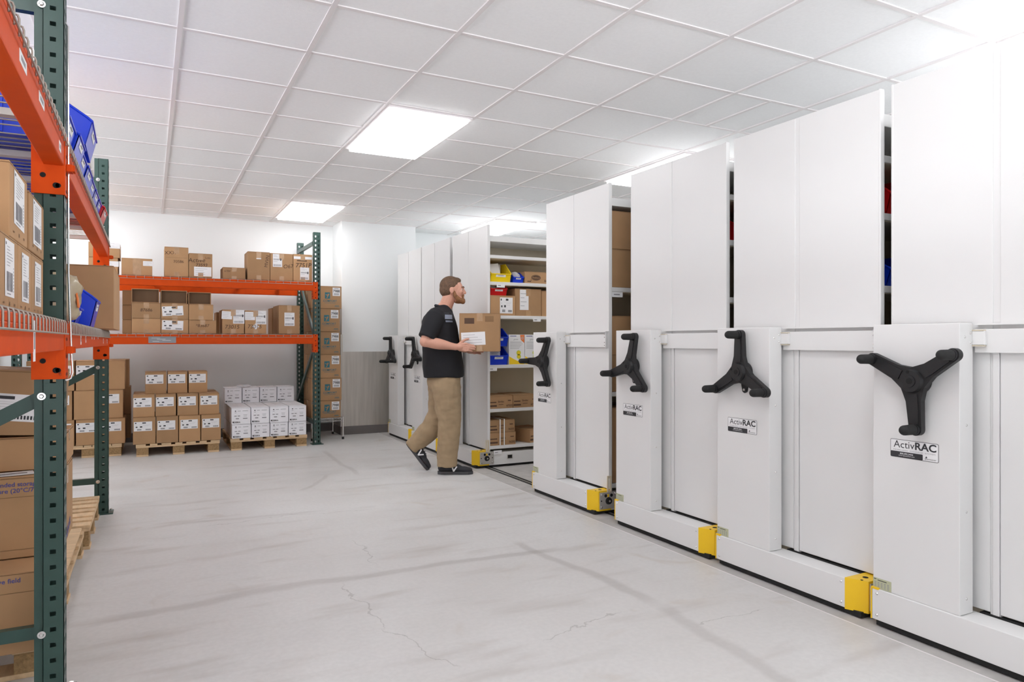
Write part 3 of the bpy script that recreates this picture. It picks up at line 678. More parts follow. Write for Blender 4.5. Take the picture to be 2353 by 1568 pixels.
# this unit's shelves sit at heights of their own
for ch in list(CAR['D'].children):
    if ch.name.startswith('shelf'):
        k = min(range(6), key=lambda q: abs(SZ[q] - .004 - min(v.co.z for v in ch.data.vertices)))
        if k in (1, 4, 5): bpy.data.objects.remove(ch)
        elif k == 2: ch.location.z = .80 - SZ[2]
        elif k == 3: ch.location.z = 1.52 - SZ[3]
gap_carton('top cardboard box in the dark gap left of the third nearest unit', 'D', gx0, gx1, 1.8155, .262, top='flapx')
gap_carton('second cardboard box from the top in the dark gap', 'D', gx0, gx1, 1.5515, .262)
gap_carton('third cardboard box from the top in the dark gap, under the empty space', 'D', gx0, gx1, 1.0855, .268)
gap_carton('cardboard box low in the dark gap beside the white unit', 'D', gx0, gx1, .8315, .252)
gap_carton('tall cardboard box at the bottom of the dark gap', 'D', gx0, gx1, .2015, .52)
b = MB(); b.T = FRONT(0); b.box(-.045, .045, -.018, .018, 0, .002, 'paper'); b.rect(-.03, -.004, .02, .004, 'grey', .0025)
o = b.build('shelf_tag', loc=(2.86, CAR['D'].location.y - .842, 1.50)); tag(o, 'small tag on a shelf edge inside the dark gap', 'tag')
def gap_bin(label, k, x, zi, h_, m):
    yl = CAR[k].location.y - .84; return plastic_bin(label, (x, yl + .17, shelf_z(zi)), .2, .3, h_, m)
gap_bin('red storage bin glimpsed high in the gap right of the second nearest unit', 'B', 3.00, 4, .19, 'red')
gap_bin('blue storage bin glimpsed in the narrow gap beside the nearest unit', 'B', 3.00, 3, .15, 'blue')
gap_bin('red storage bin glimpsed in the thin gap beside the third nearest unit', 'C', 3.02, 4, .15, 'red')
# ------------------------------------------------------------------ pallet racks
PITCH, PW, PD, PH = .0508, .078, .083, 2.42
def holed(b, T, w_, z0, z1, cols, hole, m, phase=0):
    """plate in the label plane, width w_ from x=0, real holes in columns"""
    b.T = T; n = int((z1 - z0)/PITCH); cw = w_/len(cols)
    for c, cx_ in enumerate(cols):
        xa, xb = c*cw, (c + 1)*cw
        outer = [(xa, 0), ((xa + xb)/2, 0), (xb, 0), (xb, .5), (xb, 1), ((xa + xb)/2, 1), (xa, 1), (xa, .5)]
        for i in range(n):
            za = z0 + i*PITCH
            vs = [(p[0], za + p[1]*PITCH, 0) for p in outer] + [(cx_ + q[0], za + PITCH/2 + q[1], 0) for q in hole]
            b.add(vs, [(k, (k + 1) % 8, 8 + (k + 1) % 8, 8 + k) for k in range(8)], m)
    ze = z0 + n*PITCH
    if z1 - ze > .001: b.add([(0, ze, 0), (w_, ze, 0), (w_, z1, 0), (0, z1, 0)], [(0, 1, 2, 3)], m)
    b.T = Matrix.Identity(4)
SQ = [(-.0085, -.0072), (0, -.0072), (.0085, -.0072), (.0085, 0), (.0085, .0072), (0, .0072), (-.0085, .0072), (-.0085, 0)]
TEAR = [(-.0045, -.011), (0, -.0135), (.0045, -.011), (.0095, .004), (.0065, .012), (0, .0145), (-.0065, .012), (-.0095, .004)]
def make_post(parent, loc, facing, plate=True):
    """channel upright; local: aisle face on -Y, origin at the outer lower corner, x across 0..PW, y back 0..PD"""
    b = MB(); g = 'green'
    holed(b, FRONT(0), PW, .008, PH, (.022, PW - .022), TEAR, g)
    # side faces with square holes, stepped lips behind
    TL = Matrix(((0, 0, -1, 0), (-1, 0, 0, PD - .024), (0, 1, 0, 0), (0, 0, 0, 1)))
    TR = Matrix(((0, 0, 1, PW), (1, 0, 0, 0), (0, 1, 0, 0), (0, 0, 0, 1)))
    holed(b, TL, PD - .024, .008, PH, ((PD - .024) - .031,), SQ, g)
    holed(b, TR, PD - .024, .008, PH, (.031,), SQ, g)
    o = b.build('post', parent, loc=loc, rot=(0, 0, facing))
    so = o.modifiers.new('sheet', 'SOLIDIFY'); so.thickness = .0022; so.offset = -1
    b = MB()
    for s, x in ((1, 0), (-1, PW)):
        xa, xb = sorted((x, x + s*.006)); b.box(xa, xb, PD - .026, PD - .023, .008, PH, g)
        xa, xb = sorted((x + s*.006, x + s*.0085)); b.box(xa, xb, PD - .024, PD, .008, PH, g)
        xa, xb = sorted((x + s*.0085, x + s*.022)); b.box(xa, xb, PD - .0025, PD, .008, PH, g)
    b.build('post_lip', o)
    if plate:
        b = MB(); b.box(-.018, PW + .028, -.028, PD + .02, 0, .008, g, .0015)
        for x, y in ((PW + .014, -.012), (PW + .014, PD)): b.cyl((x, y, .008), (x, y, .016), .008, 'chrome', n=10)
        b.build('foot_plate', o)
    return o
def bolt(b, p, ax, r=.011):
    p = Vector(p); ax = Vector(ax); b.cyl(p, p + ax*.003, r*1.5, 'chrome', n=16); b.cyl(p + ax*.003, p + ax*.008, r, 'chrome', r1=r*.6, n=6)
def bar(b, p, q, t, h, m):
    """flat channel brace of depth t (along the rack) and height h between p and q"""
    p, q = Vector(p), Vector(q); d = (q - p).normalized(); side = d.cross(Vector((0, 0, 1))).normalized(); up = side.cross(d).normalized()
    vs = [tuple(e + side*(t/2)*sx + up*(h/2)*sz) for e in (p, q) for sx, sz in ((-1, -1), (1, -1), (1, 1), (-1, 1))]
    b.add(vs, [(0, 1, 2, 3), (7, 6, 5, 4), (0, 4, 5, 1), (1, 5, 6, 2), (2, 6, 7, 3), (3, 7, 4, 0)], m)
def make_beam(parent, L, z0, z1, y, name='beam', back=False, ends=True):
    """beam along local x from 0 to L; its front face on -Y at y"""
    s = 1 if not back else -1
    b = MB(); a, c = sorted((y, y + s*.058)); b.box(0, L, a, c, z0, z1 - .02, 'orange', .004); a, c = sorted((y, y + s*.035)); b.box(0, L, a, c, z1 - .021, z1, 'orange', .003)
    o = b.build(name, parent)
    if ends:
        for e in (0, 1):
            b = MB(); x = -.004 if e == 0 else L - .002
            xp = (-.046, 0) if e == 0 else (L, L + .046)
            b.box(xp[0], xp[1], y - .004 if not back else y, y if not back else y + .004, z0 - .095, z1 + .006, 'orange', .001)
            xs = (-.001, .005) if e == 0 else (L - .005, L + .001); a, c = sorted((y - .003*s, y + s*.09)); b.box(xs[0], xs[1], a, c, z0 - .095, z1 + .008, 'orange', .001)
            sx = .0055 if e == 0 else L - .0055; dd = .0008 if e == 0 else -.0008
            b.cyl((sx, y + s*.058, z0 - .035), (sx + dd, y + s*.058, z0 - .035), .0085, 'hole', n=12)
            b.cyl((sx, y + s*.022, z0 - .066), (sx + dd, y + s*.022, z0 - .066), .0095, 'hole', n=12); b.cyl((sx, y + s*.016, z0 - .066), (sx + dd, y + s*.016, z0 - .066), .008, 'hole', n=12)
            for i in range(4): b.cyl((xp[0] + .02, y - s*.004, z0 - .08 + i*.058), (xp[0] + .02, y - s*.0046, z0 - .08 + i*.058), .006, 'hole', n=8)
            k = b.build('connector', o)
            b = MB(); xx = -.03 if e == 0 else L + .03
            b.box(xx - .012, xx + .014, y - s*.022, y - s*.004, z0 - .012, z0 + .012, 'orange', .002)
            for i in range(4): b.box(xx - .009 + i*.006, xx - .006 + i*.006, y - s*.028, y - s*.022, z0 - .01, z0 + .01, 'orange')
            b.build('safety_clip', o)
    return o
def make_deck(parent, x0, x1, z, y0, y1, drop=.047, pitch=.06, r=.0024):
    b = MB(); n = int((x1 - x0)/pitch)
    for i in range(n + 1):
        x = x0 + .006 + i*(x1 - x0 - .012)/n
        b.tube([(x, y0 - .007, z - drop), (x, y0 - .007, z - .010), (x, y0 - .0045, z - .003), (x, y0 + .004, z), (x, y1, z)], r, 'wire', n=6)
    for yy, zz in ((y0 - .0125, z - drop + .002), (y0 + .01, z - .006), (y0 + .3, z - .006), (y0 + .55, z - .006), (y0 + .8, z - .006), (y1 - .01, z - .006)):
        b.cyl((x0, yy, zz), (x1, yy, zz), r*1.15, 'wire', n=6)
    o = b.build('wire_deck', parent)
    b = MB(); k = 3
    for i in range(k): x = x0 + (x1 - x0)*(i + .5)/k; b.box(x - .02, x + .02, y0 + .06, y1 - .06, z - .030, z - .0095, 'plate')
    b.build('deck_support', o)

# ---- left rack: aisle face on X = -.25, running along the room; local x = world Y, local -y = world +X
LX = -.25
rack = thing('pallet_rack', 'near green and orange pallet rack along the left edge of the photo', 'pallet rack', (LX, 0, 0), rz=R(90))
# local (x, y, z): world = (LX - y, x, z)
for yy in (2.72, 5.50, -.02): 
    make_post(rack, (yy, 0, 0), 0)
    po = make_post(rack, (yy, 1.07, 0), 0)
    b = MB(); br = .012; ym = yy + PW/2
    bar(b, (ym, .06, .225), (ym, 1.10, .225), .03, .04, 'green'); bar(b, (ym, .06, 2.275), (ym, 1.10, 2.275), .03, .04, 'green')
    bar(b, (ym, .055, 1.00), (ym, 1.10, .42), .03, .045, 'green'); bar(b, (ym, .06, 1.22), (ym, 1.10, 1.9), .03, .045, 'green')
    for z in (.225, 1.0, 2.275): bolt(b, (yy + .001, .066 - .004, z), (-1, 0, 0), .008)
    b.build('brace', rack)
for (x0, x1) in ((.058, 2.72), (2.798, 5.50)):
    for z0, z1 in ((1.15, 1.240), (1.755, 1.858)):
        be = make_beam(rack, x1 - x0, z0, z1, 0); be.location = (x0, 0, 0)
        b2 = make_beam(rack, x1 - x0, z0, z1, 1.13, back=True, ends=False); b2.location = (x0, 0, 0)
        mid = (x0 + x1)/2
        make_deck(rack, x0 + .01, mid - .012, z1 + .008, 0, 1.12); make_deck(rack, mid + .012, x1 - .01, z1 + .008, 0, 1.12)
# small white stickers on the beams
b = MB()
for y_, z_, w_, h_ in ((3.35, 1.185, .035, .040), (3.60, 1.19, .025, .035), (3.97, 1.205, .03, .033), (4.12, 1.203, .026, .032), (4.42, 1.205, .024, .03), (4.90, 1.18, .022, .03), (5.33, 1.178, .02, .028), (2.05, 1.18, .03, .10), (1.88, 1.80, .10, .028), (2.18, 1.805, .10, .026), (2.60, 1.79, .05, .03)):
    b.box(y_ - w_/2, y_ + w_/2, -.0008, .0005, z_ - h_/2, z_ + h_/2, 'paper')
    b.box(y_ - w_*.3, y_ + w_*.3, -.0011, -.0008, z_ - h_*.2, z_ + h_*.2, 'grey')
b.build('price_sticker', rack, kind='stuff', label='small white stickers along the orange beams')
# the hooked rod on the first post
b = MB(); hx = LX - .006
b.tube([(hx - .022, 2.77, 2.243), (hx + .006, 2.77, 2.246), (hx + .012, 2.77, 2.236), (hx + .012, 2.77, 2.1), (hx + .013, 2.77, 1.7), (hx + .014, 2.77, 1.4), (hx + .022, 2.77, 1.14), (hx + .026, 2.77, 1.075), (hx + .020, 2.77, 1.055), (hx + .008, 2.77, 1.048), (hx - .002, 2.75, 1.054), (hx - .004, 2.70, 1.074)], .0036, 'chrome', n=10)
tag(b.build('hooked_rod'), 'long thin chrome rod with hooked ends hanging on the nearest green post', 'rod')

# ---- boxes at the near end, on the lower deck (fronts face the aisle)
DZ = 1.2515
def lbox(label, y0, y1, z0, h_, xf=-.30, d_=.38, lab=None, **kw):
    return carton('cardboard_box', label, 'box', (xf - d_/2, (y0 + y1)/2, z0), y1 - y0 - .004, d_, h_, rz=R(90), top='flap', labels=lab or (), **kw)
mk = lambda w_: [('F', '#', -w_*.3, .018, .022, .004, 'kraftd'), ('F', '#', .0, .018, .012, .010, 'kraftd'), ('F', '#', w_*.28, .018, .018, .006, 'kraftd')]
lbox('cardboard box with shipping label, lower row of the near rack, left one', 1.93, 2.175, DZ, .182, lab=[('F', .0, .102, .125, .135, 'ship', 0)], marks=mk(.25))
lbox('cardboard box with shipping label, lower row of the near rack, middle one', 2.18, 2.405, DZ, .182, lab=[('F', .0, .098, .12, .13, 'ship', 0)], marks=mk(.22))
lbox('cardboard box with shipping label, lower row of the near rack, beside the post', 2.41, 2.655, DZ, .182, lab=[('F', .0, .098, .13, .13, 'ship', 0)], marks=mk(.24))
lbox('cardboard box with crumpled label, upper row of the near rack, left one', 2.07, 2.345, DZ + .184, .185, lab=[('F', .0, .105, .16, .135, 'ship', -2)], marks=mk(.27), xf=-.302)
lbox('cardboard box with shipping label, upper row of the near rack, beside the post', 2.355, 2.65, DZ + .184, .165, lab=[('F', .0, .09, .17, .13, 'ship', 0)], marks=mk(.28), xf=-.298)
lbox('cardboard box in the near rack cut off by the left edge of the photo', 1.62, 1.925, DZ, .182, lab=[('F', 0, .1, .13, .13, 'ship', 0)])
# upper deck near end: totes seen from below, their colour blackened for the shade there
UD = 1.8695
for i, (y0, y1, h_, l) in enumerate(((1.2, 1.75, .3, 'tote coloured dark for shade on the top deck of the near rack, closer one'), (1.8, 2.35, .3, 'tote coloured dark for shade on the top deck of the near rack, beside the post'))):
    t = thing('storage_tote', l, 'tote', (-.72, (y0 + y1)/2, UD)); b = MB(); w_ = y1 - y0
    b.prism([(-w_/2 + .03, 0), (w_/2 - .03, 0), (w_/2, h_), (-w_/2, h_)], -.2, .2, 'tote_shade', axis='Y'); b.T = Matrix.Identity(4)
    b.v = [(p[1], p[0], p[2]) for p in b.v]; b.build('shell', t)
    b = MB(); b.box(-.21, .21, -w_/2 - .01, w_/2 + .01, h_, h_ + .02, 'tote_shade', .004); b.build('lid', t)
# ---- second bay, upper deck: bins
for y, dx, l in ((2.945, 0, 'blue storage bin on the top deck right behind the nearest post'), (3.20, .012, 'second blue storage bin on the top deck counting from the nearest post'), (3.47, 0, 'third blue storage bin on the top deck counting from the nearest post'),
                 (3.74, .004, 'fourth blue storage bin on the top deck, below a stacked bin'), (4.01, 0, 'fifth blue storage bin on the top deck counting from the nearest post'), (4.28, 0, 'sixth blue storage bin on the top deck counting from the nearest post'), (4.535, 0, 'blue storage bin on the top deck next to the red one')):
    plastic_bin(l, (LX + .005 - .15 + dx, y, UD), .243 if y < 4.4 else .20, .30, .165, 'blue', rz=R(90), group='blue storage bins on the top deck')
plastic_bin('blue storage bin stacked on two others, highest on the top deck', (LX + .015 - .15, 3.74, UD + .167), .36, .32, .20, 'blue', rz=R(91), group='blue storage bins on the top deck')
bag('plastic_pouch', 'crumpled clear plastic sheeting rising from the highest blue bin', 'pouch', (LX - .15, 3.72, UD + .18), (.16, .2, .17), 'ping', 9)
plastic_bin('red storage bin on the top deck near the second green post', (LX + .02 - .15, 4.78, UD), .27, .30, .15, 'red', rz=R(90))
# ---- second bay, lower deck
bag('plastic_bag', 'cream plastic bag with orange print behind the nearest green post', 'bag', (-.385, 3.28, DZ), (.24, .34, .20), 'bag', 3, amp=.20)
b = MB(); b.box(-.003, .003, -.02, .02, -.03, .03, 'orangeink', .001); tag(b.build('printed_card', loc=(-.252, 3.24, DZ + .09), rot=(0, R(-6), 0)), 'orange printed card showing on the cream plastic bag', 'card')
plastic_bin('large blue storage bin standing before the big brown box', (LX + .022 - .17, 4.07, DZ), .24, .34, .24, 'blue', rz=R(90))
plastic_bin('small blue storage bin between the cream bag and the large blue bin', (LX - .02 - .14, 3.72, DZ), .17, .27, .14, 'blue', rz=R(90))
carton('cardboard_box', 'big plain brown cardboard box on the lower deck before the second green post', 'box', (-.183 - .27, 5.06, DZ), .54, .85, .362, top='flap', tape=False)
carton('cardboard_box', 'tall thin cardboard panel box behind the cream bag', 'box', (-.62, 4.35, DZ), .10, .5, .42, tape=False)

# ------------------------------------------------------------------ pallets
def make_pallet(label, loc, L=.90, D=1.0, rz=0, h=.125, seed=0):
    t = thing('wooden_pallet', label, 'pallet', loc, rz); x, y = L/2, D/2
    rnd = random.Random(seed)
    for i, yy in enumerate((-y + .05, 0, y - .05)):
        pass
    for i in range(3):
        xx = (-x + .06, 0, x - .06)[i]
        for j in range(3):
            yy = (-y + .05, 0, y - .05)[j]
            b = MB(); b.box(xx - .055, xx + .055, yy - .045, yy + .045, .018, h - .036, 'chip', .003); b.build('block', t)
    for i in range(3):
        xx = (-x + .06, 0, x - .06)[i]; b = MB(); b.box(xx - .055, xx + .055, -y, y, 0, .018, 'wood', .002); b.build('bottom_board', t)
    for j in range(3):
        yy = (-y + .05, 0, y - .05)[j]; b = MB(); b.box(-x, x, yy - .05, yy + .05, h - .036, h - .018, 'wood', .002); b.build('stringer_board', t)
    n = 7
    for i in range(n):
        xx = -x + .045 + i*(L - .09)/(n - 1); hw = .045 if i % 2 == 0 else .034
        b = MB(); b.box(xx - hw, xx + hw, -y - .001, y + .001, h - .018, h, 'wood', .002); b.build('deck_board', t)
    return t
# pallets under the left rack, second bay
make_pallet('pale wooden pallet with bare slats under the left rack, before the second green post', (-.30 - .42, 5.03, 0), L=.84, D=.84, rz=R(90), h=.14, seed=1)
make_pallet('wooden pallet under the left rack carrying the opened cardboard boxes', (-.325 - .45, 3.75, 0), L=1.6, D=.9, rz=R(90), h=.125, seed=2)
b = MB(); b.box(-.30, .0, 3.62, 4.55, .126, .142, 'wood', .003); o = b.build('plywood_board', loc=(-.335, 0, 0)); tag(o, 'pinkish plywood board lying on the pallet beside the stacked boxes', 'board')
def sbox(label, xr, y0, d_, z0, h_, w_=.6, rot=None, **kw):
    return carton('cardboard_box', label, 'box', (xr - w_/2, y0 + d_/2, z0), w_, d_, h_, rot=rot, **kw)
sbox('bottom cardboard box of the stack behind the nearest green post', -.305, 2.86, .50, .126, .272, marks=[('F', 'most receptive field', .13, .245, .022, 'blueink', 0, .01), ('F', '#', 0, .205, .6, .0025, 'kraftd'), ('F', '#', 0, .045, .6, .0025, 'kraftd')])
sbox('second cardboard box from the floor in the near stack, small blue print', -.288, 3.04, .42, .402, .29, marks=[('F', 'Recommended storage', .13, .262, .022, 'blueink', 0, .01), ('F', 'temperature (20°C/77°F)', .14, .240, .022, 'blueink', 0, .01), ('F', '#', 0, .218, .6, .0025, 'kraftd'), ('F', '#', 0, .03, .6, .0025, 'kraftd'), ('R', 'Abbott', .02, .04, .06, 'blueink', 12, .02)], labels=[('F', -.1, .2, .0001, .0001, 'slip')][:0])
sbox('flat cardboard box with loose flaps in the middle of the near stack', -.290, 3.16, .36, .696, .125)
sbox('tilted dark cardboard box with packing list on top of the near stack', -.315, 3.14, .36, .84, .240, w_=.55, rot=(0, R(3.5), 0), labels=[('F', .09, .105, .30, .10, 'wide', -3)])
b = MB(); b.box(-.08, .08, -.04, .04, 0, .0012, 'paper'); b.box(-.03, .06, -.02, .01, .0012, .0016, 'grey'); tag(b.build('packing_slip', loc=(-.46, 3.10, .6945), rot=(0, 0, R(10))), 'white packing slip lying on the second box of the near stack', 'paper')

# ------------------------------------------------------------------ rack along the back wall, facing the camera
BY = 8.10
rack2 = thing('pallet_rack', 'green and orange pallet rack standing along the back wall', 'pallet rack', (0, BY, 0))
XA, XB = -1.17, 1.655
for x in (XA, XB):
    make_post(rack2, (x, 0, 0), 0); make_post(rack2, (x, .98, 0), 0)
    b = MB(); xm = x + PW/2
    xm = x + .010; bar(b, (xm, .06, .25), (xm, 1.0, .25), .02, .04, 'green'); bar(b, (xm, .06, 2.30), (xm, 1.0, 2.30), .03, .04, 'green')
    bar(b, (xm, .06, 1.08), (xm, 1.0, .45), .02, .05, 'green'); bar(b, (xm, .06, 1.28), (xm, 1.0, 2.0), .02, .05, 'green')
    b.build('brace', rack2)
for z0, z1 in ((1.147, 1.248), (1.752, 1.845)):
    be = make_beam(rack2, XB - XA - PW, z0, z1, -.004); be.location = (XA + PW, 0, 0)
    b2 = make_beam(rack2, XB - XA - PW, z0, z1, 1.03, back=True, ends=False); b2.location = (XA + PW, 0, 0)
    mid = (XA + PW + XB)/2
    make_deck(rack2, XA + PW + .01, mid - .005, z1 + .008, -.004, 1.02, drop=.036, pitch=.078, r=.0022); make_deck(rack2, mid + .005, XB - .01, z1 + .008, -.004, 1.02, drop=.036, pitch=.078, r=.0022)
b = MB(); p = at(373, 781, Y=BY - .01); b.T = FRONT(0); b.box(-.128, .128, -.034, .034, -.001, .0015, 'grey')
for i, (a, c) in enumerate(((-.1, -.02), (-.05, .03), (0, .08), (-.09, -.03))): b.rect(a, .016 - i*.012, c, .019 - i*.012, 'paper', .002)
b.build('name_plate', rack2, loc=(p.x, -.007, p.z), label='grey plaque on the lower beam')

Z1B, Z2B = 1.2600, 1.8570
def bx(u0, u1, vt, Y, z0, d_, label, group=None, **kw):
    a, c = at(u0, 784, Y=Y).x, at(u1, 784, Y=Y).x; zt = at((u0 + u1)/2, vt, Y=Y).z
    return carton('cardboard_box', label, 'box', ((a + c)/2, Y + d_/2, z0), c - a, d_, zt - z0, group=group, **kw)
ww = lambda u0, u1, Y: at(u1, 784, Y=Y).x - at(u0, 784, Y=Y).x
# top deck
Y_ = 8.16
bx(203, 271, 592, Y_, Z2B, .34, 'lower of two labelled cardboard boxes at the left end of the back rack top deck', labels=[('F', .05, .105, .17, .055, 'slip')])
z_ = at(237, 592, Y=Y_).z + .002
bx(203, 275, 557, Y_, z_, .34, 'upper of two labelled cardboard boxes at the left end of the back rack top deck', labels=[('F', .055, .125, .17, .06, 'slip')])
bx(279, 350, 594, Y_ + .01, Z2B, .34, 'cardboard box with a label at its upper right corner on the back rack top deck', top='flapx', labels=[('F', .105, .125, .10, .05, 'slip')], tapeR=True)
bx(378, 433, 568, Y_, Z2B, .34, 'tall plain cardboard box left of the pair in the middle of the top deck', top='flapx', marks=[('F', 'XXX', -.06, .25, .05, 'brownink', 4), ('F', '70586', .02, .16, .04, 'brownink', 2), ('F', '#', 0, .20, .2, .002, 'kraftd')])
bx(434, 488, 583, Y_, Z2B, .34, 'cardboard box with handwriting and a white label in the middle of the top deck', top='flapx', marks=[('F', 'Active', -.04, .185, .065, 'brownink', 3, 0, 1), ('F', '73593', .01, .135, .046, 'brownink', 2, .01, 1), ('F', 'Lots', .07, .215, .03, 'brownink')], labels=[('F', .02, .065, .17, .10, 'slip')])
bx(512, 564, 615, Y_ + .02, Z2B, .30, 'lowest cardboard box on the back rack top deck, with shiny tape', top='flapx', tapeR=False, marks=[('F', '6784', -.07, .085, .03, 'brownink', 0, 0, 1)])
bx(569, 620, 579, Y_, Z2B, .30, 'tall scribbled cardboard box left of the two labelled ones on the top deck', top='flapx', marks=[('F', 'MVVN', .085, .21, .05, 'brownink', 80), ('F', '#', -.0, .27, .05, .012, 'paper'), ('F', '#', -.0, .235, .05, .012, 'paper')])
bx(621, 673, 583, Y_, Z2B, .30, 'cardboard box with a portrait label and handwritten digits on the top deck', top='flapx', labels=[('F', -.045, .225, .10, .145, 'bar')], marks=[('F', 'O67', .075, .165, .06, 'brownink', 5, 0, 1)])
bx(674, 717.5, 585, Y_, Z2B, .30, 'cardboard box with scribbled digits beside the back rack right post', top='flapx', marks=[('F', '#', 0, .268, .2, .03, 'paper'), ('F', '7751P', .01, .185, .07, 'brownink', 2, .01, 1), ('F', '#', -.01, .235, .11, .012, 'brownink')], labels=[('F', .02, .09, .10, .14, 'bar')])
# middle deck: three columns of three, open ones on top
cols = [(303, 369), (370, 433), (434, 497)]; vt = [733, 697]; nm = ['left', 'middle', 'right']
sc_ = {(0, 0): '', (1, 0): '87686', (0, 2): '*83687'}
for c_, (u0, u1) in enumerate(cols):
    z = Z1B
    for r_ in range(2):
        dv = (0, 2, 4)[c_]
        a = u1 if not (c_ == 2 and r_ == 1) else 490
        kw = {}
        t_ = sc_.get((r_, c_))
        if t_: kw['marks'] = [('F', t_, 0, .085, .045, 'brownink', 0, 0, 1)]
        if c_ == 1: kw['labels'] = [('F', -.02, .085, .20, .10, 'wide', 4 if r_ else -2)]
        o = bx(u0, a, vt[r_] + dv - 1, Y_, z, .32, '%s cardboard box of the %s column on the back rack middle deck' % (('bottom', 'middle')[r_], nm[c_]), top='flapx', **kw)
        z = at((u0 + a)/2, vt[r_] + dv - 1, Y=Y_).z + .002
    bx(u0 - 1, (u1 if c_ < 2 else 488) - 3, 664 + (0, 4, 8)[c_], Y_ + .02, z, .30, 'open cardboard box lying on its side on top of the %s column' % nm[c_], openf=True)
z = Z1B
for r_, v in enumerate((735, 701, 667)):
    bx(281, 302, v, 8.62, z, .30, '%s narrow cardboard box behind the left column on the middle deck' % ('bottom', 'middle', 'top')[r_], tape=False); z = at(291, v, Y=8.62).z + .002
bx(511, 561, 712, Y_, Z1B, .40, 'cardboard box numbered 73015, left of a matching pair', top='flapx', labels=[('F', -.065, .20, .105, .085, 'slip', -3), ('F', .055, .185, .115, .15, 'bar')], marks=[('F', '73015', -.01, .075, .06, 'brownink', 0, 0, 1)])
bx(563, 612, 714, Y_, Z1B, .40, 'cardboard box numbered 73015 with a small white diamond sticker', top='flapx', labels=[('F', -.06, .195, .105, .09, 'slip'), ('F', .055, .18, .11, .15, 'bar'), ('F', .0, .08, .05, .05, 'slip', 45)], marks=[('F', '73015', -.01, .08, .06, 'brownink', 0, 0, 1)])
bx(497, 510, 718, Y_ + .42, Z1B, .30, 'cardboard box peeking out behind the numbered pair', tape=False)
bx(641, 689, 702, Y_, Z1B, .42, 'cardboard box with a portrait label at the right end of the middle deck', top='flapx', labels=[('F', .0, .165, .11, .15, 'bar')], tapeR=False)
bx(625, 640, 708, Y_ + .43, Z1B, .30, 'cardboard box tucked in behind the rightmost one of the middle deck', tape=False)

# floor pallets in front of the back rack
PZ = .1265
def pal(u0, u1, Y, label, seed, h=.125, D=.98):
    a, c = at(u0, 784, Y=Y).x, at(u1, 784, Y=Y).x; make_pallet(label, ((a + c)/2, Y + D/2, 0), L=c - a, D=D, h=h, seed=seed)
pal(120, 280, 8.24, 'wooden pallet at the left under the back rack, partly hidden by the near rack', 3)
pal(312, 505, 8.06, 'wooden pallet of brown boxes in the middle under the back rack', 4)
pal(530, 706, 8.06, 'wooden pallet of white cartons at the right under the back rack', 5)
ROW = ('bottom', 'middle', 'top')
# left pallet
us = [(60, 115), (117, 171), (174, 230), (232, 288)]
z = PZ; zs = [PZ]
for v in (963, 897, 829): zs.append(at(230, v, Y=8.24).z)
for r_ in range(3):
    for c_, (u0, u1) in enumerate(us):
        if (r_, c_) == (2, 3): u0, u1 = 231, 287
        if r_ == 1: u0, u1 = u0 - 5, u1 - 5
        lb = [] if (r_, c_) in ((2, 3), (1, 2)) else [('F', -.015, (zs[r_ + 1] - zs[r_])*.68, .175, .095, 'wide')]
        a, c = at(u0, 784, Y=8.24).x, at(u1, 784, Y=8.24).x
        carton('cardboard_box', '%s row cardboard box on the left pallet, column %s' % (ROW[r_], ('hidden behind the near rack post', 'second from the left', 'next to the second green post', 'at the right end')[c_]), 'box',
               ((a + c)/2, 8.24 + .02*r_*(c_ == 3) + .19, zs[r_] + .001), c - a - .003, .38, zs[r_ + 1] - zs[r_] - .002, top='flap', labels=lb, group='boxes on the left pallet')
for r_ in range(3):
    a, c = at(240, 784, Y=8.66).x, at(300 - 4*(r_ == 2), 784, Y=8.66).x
    carton('cardboard_box', '%s row cardboard box in the rear row of the left pallet, seen edge on' % ROW[r_], 'box', ((a + c)/2, 8.85, zs[r_] + .001), c - a, .36, zs[r_ + 1] - zs[r_] - .002, top='flap')
# middle pallet
rows = [[(305, 358), (359, 410), (411, 461), (462, 508)], [(305, 356), (357, 405), (407, 456), (457, 504)], [(333, 383), (385, 431), (433, 477)]]
tops = (957, 907, 855); z = PZ; cn = ('first', 'second', 'third', 'fourth')
for r_, rw in enumerate(rows):
    yy = 8.06 + (0, .02, .16)[r_]; zt = at(408, tops[r_] - 1, Y=yy).z
    for c_, (u0, u1) in enumerate(rw):
        a, c = at(u0, 784, Y=yy).x, at(u1, 784, Y=yy).x
        carton('cardboard_box', '%s brown box from the left in the %s row of the middle pallet' % (cn[c_], ROW[r_]), 'box', ((a + c)/2, yy + .16, z + .001), c - a - .004, .32, zt - z - .002, top='flap', tape=True,
               labels=[('F', -.012 + .003*c_, (zt - z)*.66, .165, .095, 'wide')], group='small brown boxes on the middle pallet')
        if r_ < 2:
            carton('cardboard_box', '%s brown box from the left in the rear %s row of the middle pallet' % (cn[c_], ROW[r_]), 'box', ((a + c)/2, yy + .16 + .33, z + .001), c - a - .004, .32, zt - z - .002, top='flap', group='small brown boxes on the middle pallet')
    z = zt
